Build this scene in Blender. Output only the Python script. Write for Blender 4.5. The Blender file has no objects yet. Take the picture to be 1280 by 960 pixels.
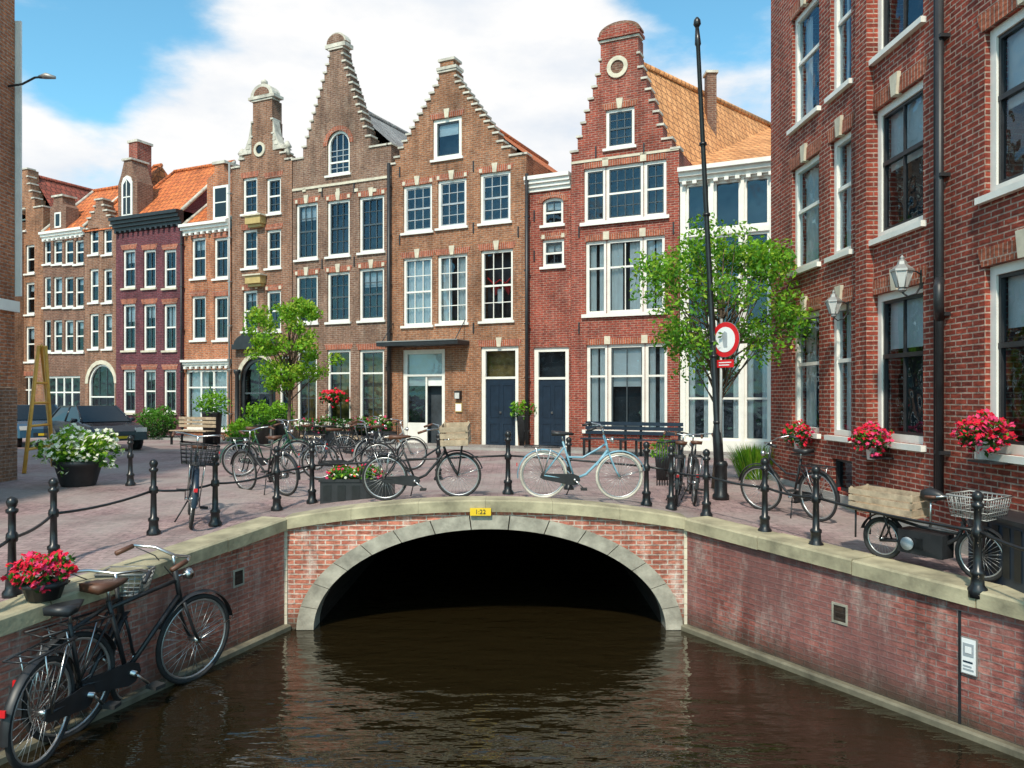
import bpy, math, random
from mathutils import Vector, Matrix
from mathutils.geometry import tessellate_polygon
random.seed(7)
R=random.random
def U(a,b): return random.uniform(a,b)
scene=bpy.context.scene
CH=1.55   # eye height above the street datum
WZ=-1.6   # water level

# ------------------------------------------------------------------ materials
def newmat(name):
    m=bpy.data.materials.new(name); m.use_nodes=True
    nt=m.node_tree; return m,nt,nt.nodes['Principled BSDF']
def ND(nt,t,**kw):
    n=nt.nodes.new(t)
    for k,v in kw.items(): setattr(n,k,v)
    return n
def ramp(nt,src,stops):
    r=ND(nt,'ShaderNodeValToRGB'); nt.links.new(src,r.inputs[0])
    e=r.color_ramp.elements
    while len(e)<len(stops): e.new(.5)
    for i,(p,c) in enumerate(stops):
        e[i].position=p; e[i].color=(c[0],c[1],c[2],1) if hasattr(c,'__len__') else (c,c,c,1)
    return r
def mixc(nt,fac,a,b,mode='MIX'):
    n=ND(nt,'ShaderNodeMixRGB',blend_type=mode)
    for s,v in ((0,fac),(1,a),(2,b)):
        if hasattr(v,'links') : nt.links.new(v,n.inputs[s])
        elif hasattr(v,'__len__'): n.inputs[s].default_value=(v[0],v[1],v[2],1)
        else: n.inputs[s].default_value=v
    return n.outputs[0]
def noise(nt,co,scale,detail=4,rough=.6,mapscale=None):
    n=ND(nt,'ShaderNodeTexNoise'); n.inputs['Scale'].default_value=scale
    n.inputs['Detail'].default_value=detail; n.inputs['Roughness'].default_value=rough
    if mapscale:
        mp=ND(nt,'ShaderNodeMapping'); mp.inputs['Scale'].default_value=mapscale
        nt.links.new(co,mp.inputs[0]); co=mp.outputs[0]
    nt.links.new(co,n.inputs['Vector']); return n.outputs['Fac']
def bump(nt,b,h,strength,dist=.01):
    bp=ND(nt,'ShaderNodeBump'); bp.inputs['Strength'].default_value=strength; bp.inputs['Distance'].default_value=dist
    nt.links.new(h,bp.inputs['Height']); nt.links.new(bp.outputs[0],b.inputs['Normal'])
def plain(name,col,rough=.6,metal=0,var=.25,sc=6,bmp=.0,spec=.5):
    m,nt,b=newmat(name); tc=ND(nt,'ShaderNodeTexCoord')
    f=noise(nt,tc.outputs['Object'],sc,5)
    r=ramp(nt,f,[(.3,[c*(1-var) for c in col]),(.7,[min(1,c*(1+var)) for c in col])])
    nt.links.new(r.outputs[0],b.inputs['Base Color'])
    b.inputs['Roughness'].default_value=rough; b.inputs['Metallic'].default_value=metal
    b.inputs['Specular IOR Level'].default_value=spec
    if bmp: bump(nt,b,noise(nt,tc.outputs['Object'],sc*6,4),bmp)
    return m
def brick(name,c1,c2,mortar,bw=.21,rh=.066,ms=.009,dirt=.45,streak=0,streakcol=(.62,.56,.5),wet=False,rough=.85,tint=None,bstr=.5,drip=0):
    m,nt,b=newmat(name); tc=ND(nt,'ShaderNodeTexCoord'); uv=tc.outputs['UV']
    br=ND(nt,'ShaderNodeTexBrick'); nt.links.new(uv,br.inputs['Vector'])
    br.inputs['Color1'].default_value=(*c1,1); br.inputs['Color2'].default_value=(*c2,1); br.inputs['Mortar'].default_value=(*mortar,1)
    br.inputs['Scale'].default_value=1; br.inputs['Brick Width'].default_value=bw; br.inputs['Row Height'].default_value=rh
    br.inputs['Mortar Size'].default_value=ms; br.inputs['Mortar Smooth'].default_value=.3; br.inputs['Bias'].default_value=-.1
    col=br.outputs['Color']
    n1=noise(nt,uv,9,3,.7,(1,3.2,1)); r1=ramp(nt,n1,[(.35,.5),(.5,1),(.68,1.45)])
    col=mixc(nt,.85,col,r1.outputs[0],'MULTIPLY')
    n2=noise(nt,uv,.7,6,.65); r2=ramp(nt,n2,[(.3,1-dirt),(.5,1),(.75,1+dirt*.35)])
    col=mixc(nt,1,col,r2.outputs[0],'MULTIPLY')
    n4=noise(nt,uv,1.6,5,.6,(2.2,.35,1)); r4=ramp(nt,n4,[(.38,.68),(.55,1)])
    col=mixc(nt,.6,col,r4.outputs[0],'MULTIPLY')
    if drip:
        n6=noise(nt,uv,3.2,5,.65,(1.6,.16,1)); r6=ramp(nt,n6,[(.36,.38),(.52,1)])
        col=mixc(nt,drip,col,r6.outputs[0],'MULTIPLY')
    if tint:
        n5=noise(nt,uv,.5,3); r5=ramp(nt,n5,[(.42,0),(.6,1)]); col=mixc(nt,r5.outputs[0],col,mixc(nt,.6,col,tint))
    if streak:
        n3=noise(nt,uv,1.5,8,.7,(2.6,.8,1)); r3=ramp(nt,n3,[(.5,0),(.68,streak)])
        n3b=noise(nt,uv,12,5,.7); r3b=ramp(nt,n3b,[(.35,.2),(.6,1)])
        f=mixc(nt,1,r3.outputs[0],r3b.outputs[0],'MULTIPLY')
        col=mixc(nt,f,col,streakcol)
    if wet:
        g=ND(nt,'ShaderNodeNewGeometry'); sx=ND(nt,'ShaderNodeSeparateXYZ'); nt.links.new(g.outputs['Position'],sx.inputs[0])
        ad=ND(nt,'ShaderNodeMath',operation='MULTIPLY_ADD'); nt.links.new(n2,ad.inputs[0]); ad.inputs[1].default_value=.35
        nt.links.new(sx.outputs[2],ad.inputs[2])
        mr=ND(nt,'ShaderNodeMapRange'); nt.links.new(ad.outputs[0],mr.inputs[0])
        mr.inputs[1].default_value=WZ+.55; mr.inputs[2].default_value=WZ+.22; mr.inputs[3].default_value=0; mr.inputs[4].default_value=.88
        col=mixc(nt,mr.outputs[0],col,(.035,.032,.02))
    nt.links.new(col,b.inputs['Base Color']); b.inputs['Roughness'].default_value=rough; b.inputs['Specular IOR Level'].default_value=.3
    bw_=ND(nt,'ShaderNodeMath',operation='MULTIPLY_ADD'); nt.links.new(br.outputs['Fac'],bw_.inputs[0]); bw_.inputs[1].default_value=-1
    nn=noise(nt,uv,40,4); nt.links.new(nn,bw_.inputs[2])
    bump(nt,b,bw_.outputs[0],bstr,.012)
    return m

M={}
PALE=(.50,.40,.32)
M['bk_red']=brick('brick_red',(.36,.070,.042),(.22,.042,.031),(.38,.24,.19),drip=.35,streak=.15,streakcol=PALE)
M['bk_redR']=brick('brick_red_dark',(.345,.062,.036),(.18,.034,.024),(.42,.30,.24),ms=.0095,drip=.4)
M['bk_brown']=brick('brick_brown',(.37,.155,.075),(.24,.095,.048),(.36,.26,.19),drip=.4,streak=.2,streakcol=PALE)
M['bk_taupe']=brick('brick_taupe',(.25,.135,.088),(.17,.086,.060),(.33,.25,.2),drip=.4,streak=.35,streakcol=PALE)
M['bk_taupe2']=brick('brick_taupe_warm',(.31,.145,.082),(.21,.095,.056),(.34,.25,.2),drip=.4,streak=.25,streakcol=PALE)
M['bk_purple']=brick('brick_purple',(.16,.040,.050),(.10,.027,.037),(.16,.09,.10))
M['bk_orange']=brick('brick_orange',(.52,.185,.082),(.38,.125,.060),(.44,.31,.23),drip=.35)
M['bk_dark']=brick('brick_dark_brown',(.23,.108,.070),(.155,.070,.050),(.28,.21,.16))
M['bk_soldier']=brick('brick_soldier',(.42,.12,.062),(.30,.08,.045),(.42,.3,.24),bw=.07,rh=.3)
M['bk_bridge']=brick('brick_bridge',(.56,.195,.13),(.38,.11,.075),(.56,.45,.38),ms=.010,streak=.75,wet=True,streakcol=(.76,.68,.6),drip=.45)
M['bk_quayL']=brick('brick_quay_pink',(.54,.195,.135),(.37,.12,.085),(.42,.31,.26),ms=.010,streak=.5,wet=True,tint=(.3,.14,.12),drip=.6)
M['bk_quayR']=brick('brick_quay_red',(.38,.122,.096),(.24,.074,.064),(.26,.18,.165),ms=.008,streak=.4,wet=True,tint=(.22,.105,.10),drip=.65)
M['bk_shade']=brick('brick_shade',(.04,.025,.018),(.025,.016,.012),(.04,.03,.025))  # near-black brick: the shade under the arch is put into its colour
M['pave']=brick('paving_brick',(.36,.25,.245),(.27,.18,.185),(.15,.115,.11),bw=.21,rh=.1,ms=.006,dirt=.45,rough=.7,tint=(.34,.30,.28),bstr=.3)
M['slab']=brick('pavement_slab',(.30,.27,.25),(.25,.22,.21),(.14,.12,.11),bw=.45,rh=.3,ms=.008,dirt=.3,rough=.75,bstr=.3)
M['tile']=brick('roof_tiles_orange',(.70,.20,.062),(.50,.13,.048),(.2,.07,.035),bw=.24,rh=.3,ms=.02,dirt=.35,bstr=.8)
M['tileT']=brick('roof_tiles_tan',(.76,.36,.15),(.60,.26,.10),(.28,.12,.06),bw=.24,rh=.3,ms=.02,dirt=.3,bstr=.8)
M['tileD']=brick('roof_tiles_red',(.36,.09,.06),(.24,.07,.05),(.1,.04,.03),bw=.24,rh=.3,ms=.02,dirt=.35,bstr=1)
M['slate']=brick('roof_slate',(.34,.33,.32),(.24,.23,.23),(.12,.11,.11),bw=.24,rh=.2,ms=.012,dirt=.4,bstr=.8)
M['white']=plain('paint_white',(.80,.78,.72),.45,var=.09,sc=3)
M['sash']=plain('sash_dark',(.06,.075,.085),.4,var=.15,sc=3)
M['sashg']=plain('sash_grey',(.36,.39,.41),.4,var=.15,sc=3)
M['cream']=plain('stone_cream',(.60,.54,.42),.8,var=.2,sc=5,bmp=.2)
M['capst']=plain('stone_cap',(.52,.48,.41),.85,var=.38,sc=4,bmp=.3)
M['coping']=plain('stone_coping_mossy',(.35,.31,.205),.85,var=.48,sc=2.2,bmp=.6)
M['arch']=plain('stone_arch_grey',(.33,.305,.25),.85,var=.42,sc=4,bmp=.6)
M['plinth']=plain('stone_plinth_wet',(.15,.135,.095),.6,var=.45,sc=3,bmp=.4)
M['grey']=plain('stone_grey',(.33,.32,.30),.8,var=.2,sc=3,bmp=.3)
M['blackp']=plain('iron_black',(.013,.014,.016),.32,var=.3,sc=12)
M['black2']=plain('paint_black',(.02,.021,.024),.45,var=.3)
M['rubber']=plain('tyre_rubber',(.022,.022,.023),.8,var=.3)
M['chrome']=plain('chrome',(.62,.62,.62),.28,1,var=.1)
M['rim']=plain('rim_aluminium',(.55,.55,.55),.35,.8,var=.1)
M['blueb']=plain('bike_blue',(.20,.38,.48),.35,var=.12)
M['navy']=plain('paint_navy',(.012,.025,.045),.35,var=.2)
M['dkgreen']=plain('bike_green',(.02,.07,.04),.35,var=.15)
M['saddle']=plain('leather_brown',(.11,.045,.025),.5,var=.2)
M['wood']=plain('wood_weathered',(.42,.32,.22),.8,var=.35,sc=9,bmp=.4)
M['woodY']=plain('wood_yellow',(.88,.46,.08),.6,var=.12,sc=9)
M['wicker']=plain('wicker',(.27,.23,.18),.8,var=.3,sc=30)
M['greyw']=plain('wire_grey',(.35,.35,.34),.5,.5,var=.1)
M['red']=plain('sign_red',(.62,.015,.02),.4,var=.08)
M['signw']=plain('sign_white',(.8,.8,.8),.4,var=.04)
M['signg']=plain('sign_grey',(.34,.37,.40),.5,var=.2)
M['yellow']=plain('sign_yellow',(.75,.5,.02),.4,var=.08)
M['ochre']=plain('paint_ochre',(.5,.36,.14),.6,var=.15)
M['carb']=plain('car_paint_blue',(.03,.08,.14),.2,.3,var=.1)
M['carg']=plain('car_paint_black',(.03,.038,.05),.2,.3,var=.1)
M['carglass']=plain('car_glass',(.01,.013,.016),.06,var=.1)
M['lamp']=plain('lamp_glass',(.6,.6,.58),.15,var=.1)
M['bark']=plain('bark',(.12,.085,.06),.9,var=.4,sc=10,bmp=.8)
M['soil']=plain('soil',(.05,.035,.025),.9,var=.3)
def leafmat(name,c,tr=.35):
    m,nt,b=newmat(name); tc=ND(nt,'ShaderNodeTexCoord')
    f=noise(nt,tc.outputs['Object'],7,4,.7)
    r=ramp(nt,f,[(.3,[x*.55 for x in c]),(.5,c),(.72,[min(1,x*1.5) for x in c])])
    nt.links.new(r.outputs[0],b.inputs['Base Color']); b.inputs['Roughness'].default_value=.55; b.inputs['Specular IOR Level'].default_value=.25
    t=ND(nt,'ShaderNodeBsdfTranslucent'); nt.links.new(mixc(nt,1,r.outputs[0],(1.0,1.0,.4),'MULTIPLY'),t.inputs[0])
    ms=ND(nt,'ShaderNodeMixShader'); ms.inputs[0].default_value=tr
    nt.links.new(b.outputs[0],ms.inputs[1]); nt.links.new(t.outputs[0],ms.inputs[2])
    nt.links.new(ms.outputs[0],nt.nodes['Material Output'].inputs[0]); return m
M['leafA']=leafmat('leaf_bright',(.21,.43,.03),.4)
M['leafB']=leafmat('leaf_mid',(.085,.24,.022))
M['leafY']=leafmat('leaf_yellowgreen',(.34,.48,.05),.4)
M['leafD']=leafmat('leaf_dark',(.03,.085,.02))
M['petR']=leafmat('petal_red',(.66,.01,.04),.2)
M['petP']=leafmat('petal_pink',(.72,.05,.16),.2)
M['petW']=leafmat('petal_white',(.82,.82,.66),.2)
def glassmat():
    m,nt,b=newmat('window_glass'); nt.nodes.remove(b)
    tr=ND(nt,'ShaderNodeBsdfTransparent'); tr.inputs[0].default_value=(.80,.87,.9,1)
    gl=ND(nt,'ShaderNodeBsdfGlossy'); gl.inputs['Roughness'].default_value=.02; gl.inputs[0].default_value=(.60,.78,.95,1)
    lw=ND(nt,'ShaderNodeLayerWeight'); lw.inputs[0].default_value=.35
    mr=ND(nt,'ShaderNodeMapRange'); nt.links.new(lw.outputs['Fresnel'],mr.inputs[0]); mr.inputs[3].default_value=.04; mr.inputs[4].default_value=.75
    tc=ND(nt,'ShaderNodeTexCoord'); nz=noise(nt,tc.outputs['Object'],1.7,2)
    bp=ND(nt,'ShaderNodeBump'); bp.inputs['Strength'].default_value=.4; bp.inputs['Distance'].default_value=.05
    nt.links.new(nz,bp.inputs['Height']); nt.links.new(bp.outputs[0],gl.inputs['Normal'])
    ms=ND(nt,'ShaderNodeMixShader'); nt.links.new(mr.outputs[0],ms.inputs[0])
    nt.links.new(tr.outputs[0],ms.inputs[1]); nt.links.new(gl.outputs[0],ms.inputs[2])
    nt.links.new(ms.outputs[0],nt.nodes['Material Output'].inputs[0]); return m
M['glass']=glassmat()
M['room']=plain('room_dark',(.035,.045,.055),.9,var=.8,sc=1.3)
M['roomw']=plain('room_warm',(.30,.20,.07),.9,var=.7,sc=2.5)
M['curtain']=plain('curtain_white',(.78,.79,.78),.9,var=.08,sc=3)
def watermat():
    m,nt,b=newmat('canal_water'); tc=ND(nt,'ShaderNodeTexCoord'); o=tc.outputs['Object']
    b.inputs['Base Color'].default_value=(.013,.009,.0035,1); b.inputs['Roughness'].default_value=.015; b.inputs['IOR'].default_value=1.6
    b.inputs['Specular Tint'].default_value=(1,.92,.76,1)
    a=noise(nt,o,1.5,2,.5,(1,1.9,1)); c=noise(nt,o,6,2,.5,(1,2.2,1))
    s=ND(nt,'ShaderNodeMath',operation='MULTIPLY_ADD'); nt.links.new(c,s.inputs[0]); s.inputs[1].default_value=.20; nt.links.new(a,s.inputs[2])
    bump(nt,b,s.outputs[0],.6,.065); return m
M['water']=watermat()

# ------------------------------------------------------------------ mesh builder
class MB:
    def __init__(s): s.v=[];s.f=[];s.m=[];s.sm=[];s.mats=[];s.M=Matrix()
    def mi(s,k):
        if k not in s.mats: s.mats.append(k)
        return s.mats.index(k)
    def raw(s,vs,fs,mat,smooth=False):
        o=len(s.v); T=s.M
        s.v.extend([T@Vector(v) for v in vs]); i=s.mi(mat)
        for f in fs: s.f.append([a+o for a in f]); s.m.append(i); s.sm.append(smooth)
    def face(s,pts,mat): s.raw(pts,[list(range(len(pts)))],mat)
    def box(s,x0,y0,z0,x1,y1,z1,mat):
        if x0>x1:x0,x1=x1,x0
        if y0>y1:y0,y1=y1,y0
        if z0>z1:z0,z1=z1,z0
        s.raw([(x0,y0,z0),(x1,y0,z0),(x1,y1,z0),(x0,y1,z0),(x0,y0,z1),(x1,y0,z1),(x1,y1,z1),(x0,y1,z1)],
              [(0,3,2,1),(4,5,6,7),(0,1,5,4),(1,2,6,5),(2,3,7,6),(3,0,4,7)],mat)
    def path(s,pts,r,mat,n=6,closed=False,caps=True):
        pts=[Vector(p) for p in pts]; N_=len(pts); rs=r if hasattr(r,'__len__') else [r]*N_
        vs=[];prev=None
        for i,p in enumerate(pts):
            if closed: t=pts[(i+1)%N_]-pts[i-1]
            else: t=pts[min(i+1,N_-1)]-pts[max(i-1,0)]
            if t.length<1e-9: t=Vector((0,0,1))
            t.normalize()
            if prev is None:
                a=Vector((0,0,1)) if abs(t.z)<.9 else Vector((1,0,0)); u=t.cross(a).normalized()
            else:
                u=prev-t*prev.dot(t)
                u=u.normalized() if u.length>1e-6 else t.orthogonal().normalized()
            prev=u; w=t.cross(u)
            for k in range(n):
                an=2*math.pi*k/n; vs.append(p+(u*math.cos(an)+w*math.sin(an))*rs[i])
        fs=[]
        for i in range(N_ if closed else N_-1):
            j=(i+1)%N_
            for k in range(n):
                k2=(k+1)%n; fs.append((i*n+k,i*n+k2,j*n+k2,j*n+k))
        if caps and not closed: fs.append(list(range(n))[::-1]); fs.append([(N_-1)*n+k for k in range(n)])
        s.raw(vs,fs,mat,True)
    def tube(s,a,b,r,mat,r1=None,n=6): s.path([a,b],[r,r if r1 is None else r1],mat,n)
    def lathe(s,prof,mat,c=(0,0,0),n=14,smooth=True):
        vs=[];fs=[]
        for r,z in prof:
            for k in range(n):
                a=2*math.pi*(k+.5)/n; vs.append((c[0]+r*math.cos(a),c[1]+r*math.sin(a),c[2]+z))
        for i in range(len(prof)-1):
            for k in range(n):
                k2=(k+1)%n; fs.append((i*n+k,i*n+k2,(i+1)*n+k2,(i+1)*n+k))
        fs.append(list(range(n))[::-1]); fs.append([(len(prof)-1)*n+k for k in range(n)])
        s.raw(vs,fs,mat,smooth)
    def ring(s,c,Rr,r,mat,n=28,m=6,a0=0,a1=2*math.pi):
        full=abs(a1-a0-2*math.pi)<1e-6
        pts=[(c[0]+Rr*math.cos(a0+(a1-a0)*i/(n if full else n-1)),c[1],c[2]+Rr*math.sin(a0+(a1-a0)*i/(n if full else n-1))) for i in range(n)]
        s.path(pts,r,mat,m,closed=full)
    def prism(s,poly,y0,y1,mat):   # poly in (x,z)
        n=len(poly); vs=[(p[0],y0,p[1]) for p in poly]+[(p[0],y1,p[1]) for p in poly]
        fs=[list(range(n)),[n+i for i in range(n)][::-1]]+[(i,i+n,(i+1)%n+n,(i+1)%n) for i in range(n)]
        s.raw(vs,fs,mat)
    def build(s,name,parent=None):
        me=bpy.data.meshes.new(name)
        me.from_pydata([tuple(v) for v in s.v],[],s.f)
        for k in s.mats: me.materials.append(M[k])
        me.polygons.foreach_set('material_index',s.m); me.polygons.foreach_set('use_smooth',s.sm)
        uv=me.uv_layers.new(name='UVMap'); me.update()
        V=me.vertices; dat=[0.0]*(2*len(me.loops))
        for p in me.polygons:
            n=p.normal
            if abs(n.z)>.97: t=Vector((1,0,0)); b=Vector((0,1,0))
            else:
                t=Vector((0,0,1)).cross(n).normalized(); b=n.cross(t)
            for li in p.loop_indices:
                co=V[me.loops[li].vertex_index].co
                dat[2*li]=co.dot(t); dat[2*li+1]=co.dot(b)
        uv.data.foreach_set('uv',dat)
        ob=bpy.data.objects.new(name,me); scene.collection.objects.link(ob)
        if parent: ob.parent=parent
        return ob
def empty(name,mat=None):
    e=bpy.data.objects.new(name,None); e.empty_display_size=.3; scene.collection.objects.link(e)
    if mat is not None: e.matrix_world=mat
    return e

# ------------------------------------------------------------------ terrain
def xl(y): y=max(y,2); return -3.06-(10.8-y)*.351
def xr(y): y=max(y,6.2); return 2.35+(10.8-y)*.5605
def gh(x,y):
    w=1 if y<=11.2 else max(0,1-(y-11.2)/2.6); w=w*w*(3-2*w)
    hp=max(0,1-((x+.355)/2.705)**2)*.24
    z=(-.12+hp)*w
    if y<10.8:
        z-=(10.8-max(y,4))*(.066 if x<0 else .04)
    return z
def gpt(px,py):   # survey sighting -> street point
    z=0
    for _ in range(12):
        d=(CH-z)/((py-495)/1000); x=(px-640)/1000*d; z=.5*z+.5*gh(x,d)
    return Vector((x,d,gh(x,d)))

g=MB()
def grid(rows,mat):
    n=len(rows[0]); vs=[p for r in rows for p in r]; fs=[]
    for i in range(len(rows)-1):
        for j in range(n-1): fs.append((i*n+j,i*n+j+1,(i+1)*n+j+1,(i+1)*n+j))
    g.raw(vs,fs,mat,True)
ys=[10.8,11,11.2]+[11.2+.26*i for i in range(1,11)]+[15,17,20,24,28,35,50,80,150,400]
xs=[-400,-150,-60,-30,-15,-8,-5,-4]+[-3.06+5.41*i/24 for i in range(25)]+[3,4,6,9,15,30,60,150,400]
grid([[(x,y,gh(x,y)) for x in xs] for y in ys],'pave')
yw=[-400,-60,-20,-5,0,2,3,4,5,6.2,7,8,9,10,10.8]
offs=[0,.5,1,2,4,8,15,40,400]
grid([[(xl(y)-o,y,gh(-5,y)) for o in offs[::-1]] for y in yw],'pave')
grid([[(xr(y)+o,y,gh(5,y)) for o in offs] for y in yw],'pave')
g.build('ground')

w=MB(); w.face([(-8,-60,WZ),(7,-60,WZ),(7,30,WZ),(-8,30,WZ)],'water'); w.build('canal_water')
w=MB(); w.face([(-60,-60,WZ-.6),(60,-60,WZ-.6),(60,30,WZ-.6),(-60,30,WZ-.6)],'soil'); w.build('canal_bed')

# bridge
ACX,AHW,ARISE=-.30,2.37,1.36
def arc(a,hw,ri): return (ACX+hw*math.cos(a),WZ+ri*math.sin(a)**1.0)
bridge=empty('canal_bridge')
b=MB(); NA=40
NT=24
outer=[(-3.06,WZ-.4)]+[( -3.06+5.41*i/NT, gh(-3.06+5.41*i/NT,10.8)-.12) for i in range(NT+1)]+[(2.35,WZ-.4)]
RW=.23
hole=[(ACX+AHW+RW,WZ-.4)]+[arc(math.pi*i/NA,AHW+RW,ARISE+RW*.8) for i in range(NA+1)]+[(ACX-AHW-RW,WZ-.4)]
poly=outer+hole
tri=tessellate_polygon([[Vector((p[0],p[1],0)) for p in poly]])
b.raw([(p[0],10.8,p[1]) for p in poly],[list(t) for t in tri],'bk_bridge')
b.build('spandrel_wall',bridge)
b=MB()
def vous(a0,a1):
    i0=arc(a0,AHW,ARISE);i1=arc(a1,AHW,ARISE);o0=arc(a0,AHW+RW,ARISE+RW*.8);o1=arc(a1,AHW+RW,ARISE+RW*.8)
    b.prism([i0,o0,o1,i1],10.755,11.1,'arch')
NV=15
for i in range(NV):
    for j in range(4):
        a0=math.pi*(i+j/4)/NV; a1=math.pi*(i+(j+1)/4)/NV
        if j==0:a0+=.003
        if j==3:a1-=.003
        vous(a0,a1)
for sx in (-1,1):
    xa=ACX+sx*AHW; b.box(xa,10.74,WZ-.4,xa+sx*(RW+.02),11.1,WZ+.0,'arch')
b.build('arch_ring',bridge)
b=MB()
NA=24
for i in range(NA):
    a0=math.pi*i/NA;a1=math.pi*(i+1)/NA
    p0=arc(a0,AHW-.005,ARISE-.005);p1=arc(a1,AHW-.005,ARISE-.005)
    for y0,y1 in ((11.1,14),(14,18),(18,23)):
        b.face([(p0[0],y0,p0[1]),(p0[0],y1,p0[1]),(p1[0],y1,p1[1]),(p1[0],y0,p1[1])],'bk_shade')
b.face([(ACX-AHW,23,WZ-.5),(ACX+AHW,23,WZ-.5),(ACX+AHW,23,0),(ACX-AHW,23,0)],'bk_shade')  # end wall added to close the tunnel and keep it dark
for sx in(-1,1): b.face([(ACX+sx*(AHW-.005),11.1,WZ-.5),(ACX+sx*(AHW-.005),23,WZ-.5),(ACX+sx*(AHW-.005),23,WZ),(ACX+sx*(AHW-.005),11.1,WZ)],'bk_shade')
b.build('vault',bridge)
b=MB(); px=(601-640)*.0108; pz=CH-(638.5-495)*.0108
b.box(px-.14,10.69,pz-.05,px+.14,10.72,pz+.05,'yellow'); b.build('number_plate',bridge)
def text(s,size,loc,rot,mat,name,parent=None,ext=.002):
    cu=bpy.data.curves.new(name,'FONT'); cu.body=s; cu.size=size; cu.align_x='CENTER'; cu.align_y='CENTER'; cu.extrude=ext
    o=bpy.data.objects.new(name,cu); scene.collection.objects.link(o); cu.materials.append(M[mat])
    o.location=loc; o.rotation_euler=rot
    if parent: o.parent=parent
    return o
text('1:22',.085,(px,10.685,pz),(math.pi/2,0,0),'black2','plate_text',bridge)

def loft_coping(name,pts,nrm,parent=None,mat='coping',out=.07,inn=.36,top=.035,bot=-.125):
    c=MB(); n=len(pts); vs=[]
    for p,nn in zip(pts,nrm):
        for o,h in ((-out,bot),(-out,top-.02),(-out+.02,top),(inn,top),(inn,bot)):
            vs.append((p[0]+nn[0]*o,p[1]+nn[1]*o,p[2]+h))
    fs=[]
    for i in range(n-1):
        for k in range(5):
            k2=(k+1)%5; fs.append((i*5+k,(i+1)*5+k,(i+1)*5+k2,i*5+k2))
    fs.append((0,1,2,3,4)); fs.append([(n-1)*5+k for k in range(5)][::-1])
    c.raw(vs,fs,mat); 
    return c.build(name,parent)
def wing(side,name,mat):
    f=xl if side<0 else xr
    yy=[10.8-.8*i for i in range(0,6)]+[6.2,5,3.5,2,0,-6,-20] 
    yy=sorted(set(round(v,3) for v in yy),reverse=True)
    P=empty(name)
    q=MB(); top=[]
    for y in yy: top.append((f(y),y,gh(side*5,y)))
    for i in range(len(yy)-1):
        a=top[i];c=top[i+1]
        q.face([(a[0],a[1],WZ-.4),(c[0],c[1],WZ-.4),(c[0],c[1],c[2]-.12),(a[0],a[1],a[2]-.12)][::(1 if side<0 else -1)],mat)
    q.build('brick_face',P)
    def nr(y):
        dx=(f(y-.1)-f(y+.1)); t=Vector((dx,-.2)).normalized()
        n=Vector((t.y,-t.x)) if side<0 else Vector((-t.y,t.x))
        return n if (n.x*side>0) else -n
    y=10.78
    while y>-8:
        y2=y-1.15; jz=U(-.007,.007)
        loft_coping('coping_stone',[(f(y),y,gh(side*5,y)+jz),(f(y2+.012),y2+.012,gh(side*5,y2+.012)+jz)],[nr(y),nr(y2)],P,out=.07+U(-.008,.008))
        y=y2
    pts=[(f(v),v,WZ) for v in yy]; nn=[nr(v) for v in yy]
    loft_coping('plinth',pts,nn,P,'plinth',out=.09,inn=.05,top=.075,bot=-.3)
    return P
QL=wing(-1,'quay_wall','bk_quayL'); QR=wing(1,'quay_wall','bk_quayR')
nst=6
for i in range(nst):
    pts=[]
    for j in range(5):
        x=-3.06+5.41*(i+j/4*.997)/nst; pts.append((x,10.8,gh(x,10.8)))
    loft_coping('coping_stone',pts,[(0,1)]*5,bridge)
def onwall(side,px,py):
    f=xl if side<0 else xr
    k=(px-640)/1000; y=9.
    for _ in range(60):
        y+= (f(y)-k*y)/(abs(k)+.6)*(1 if side>0 else -1)*.8
    return f(y),y,CH-(py-495)/1000*y
def wallframe(side,px,py):
    x,y,z=onwall(side,px,py)
    f=xl if side<0 else xr
    t=Vector((f(y+.05)-f(y-.05),.1,0)).normalized()
    if side>0: t=-t
    into=Vector((-t.y,t.x,0))
    return Matrix(((t.x,into.x,0,x),(t.y,into.y,0,y),(0,0,1,z),(0,0,0,1)))
for side,px,py,P in ((1,1050,767,QR),(-1,298,722,QL)):
    q=MB(); q.M=wallframe(side,px,py)
    q.box(-.10,-.012,-.11,.10,.05,-.085,'arch');q.box(-.10,-.012,.085,.10,.05,.11,'arch')
    q.box(-.10,-.012,-.085,-.08,.05,.085,'arch');q.box(.08,-.012,-.085,.10,.05,.085,'arch')
    q.box(-.08,-.004,-.085,.08,.03,.085,'bk_shade'); q.build('drain_opening',P)  # no real hole: dark box in the frame, recess shade painted by its colour
q=MB(); q.M=wallframe(1,1200,830); q.box(-.012,-.008,-.8,.012,.02,.5,'black2'); q.build('expansion_joint',QR)
q=MB(); q.M=wallframe(1,1213,820); q.box(-.065,-.03,-.16,.065,.0,.16,'signw'); q.box(-.05,-.034,.0,.05,-.03,.12,'signg')
q.box(-.03,-.037,0.03,.03,-.034,.09,'signw'); q.box(-.05,-.034,-.13,.05,-.03,-.115,'signg');q.box(-.05,-.034,-.10,.03,-.03,-.085,'signg');q.box(-.05,-.034,-.06,.04,-.03,-.045,'navy')
q.box(-.075,-.026,-.17,.075,-.003,.17,'greyw'); q.build('notice_plate')
for px,side,P in ((357,-1,QL),(858,1,QR)):
    q=MB(); X=(-3.06 if side<0 else 2.35)
    for i in range(9):
        z=WZ+.05+i*.15; q.box(X-.03,10.78,z,X+.03,10.9,z+.143,'cream')
    q.build('quoin',P)

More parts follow.
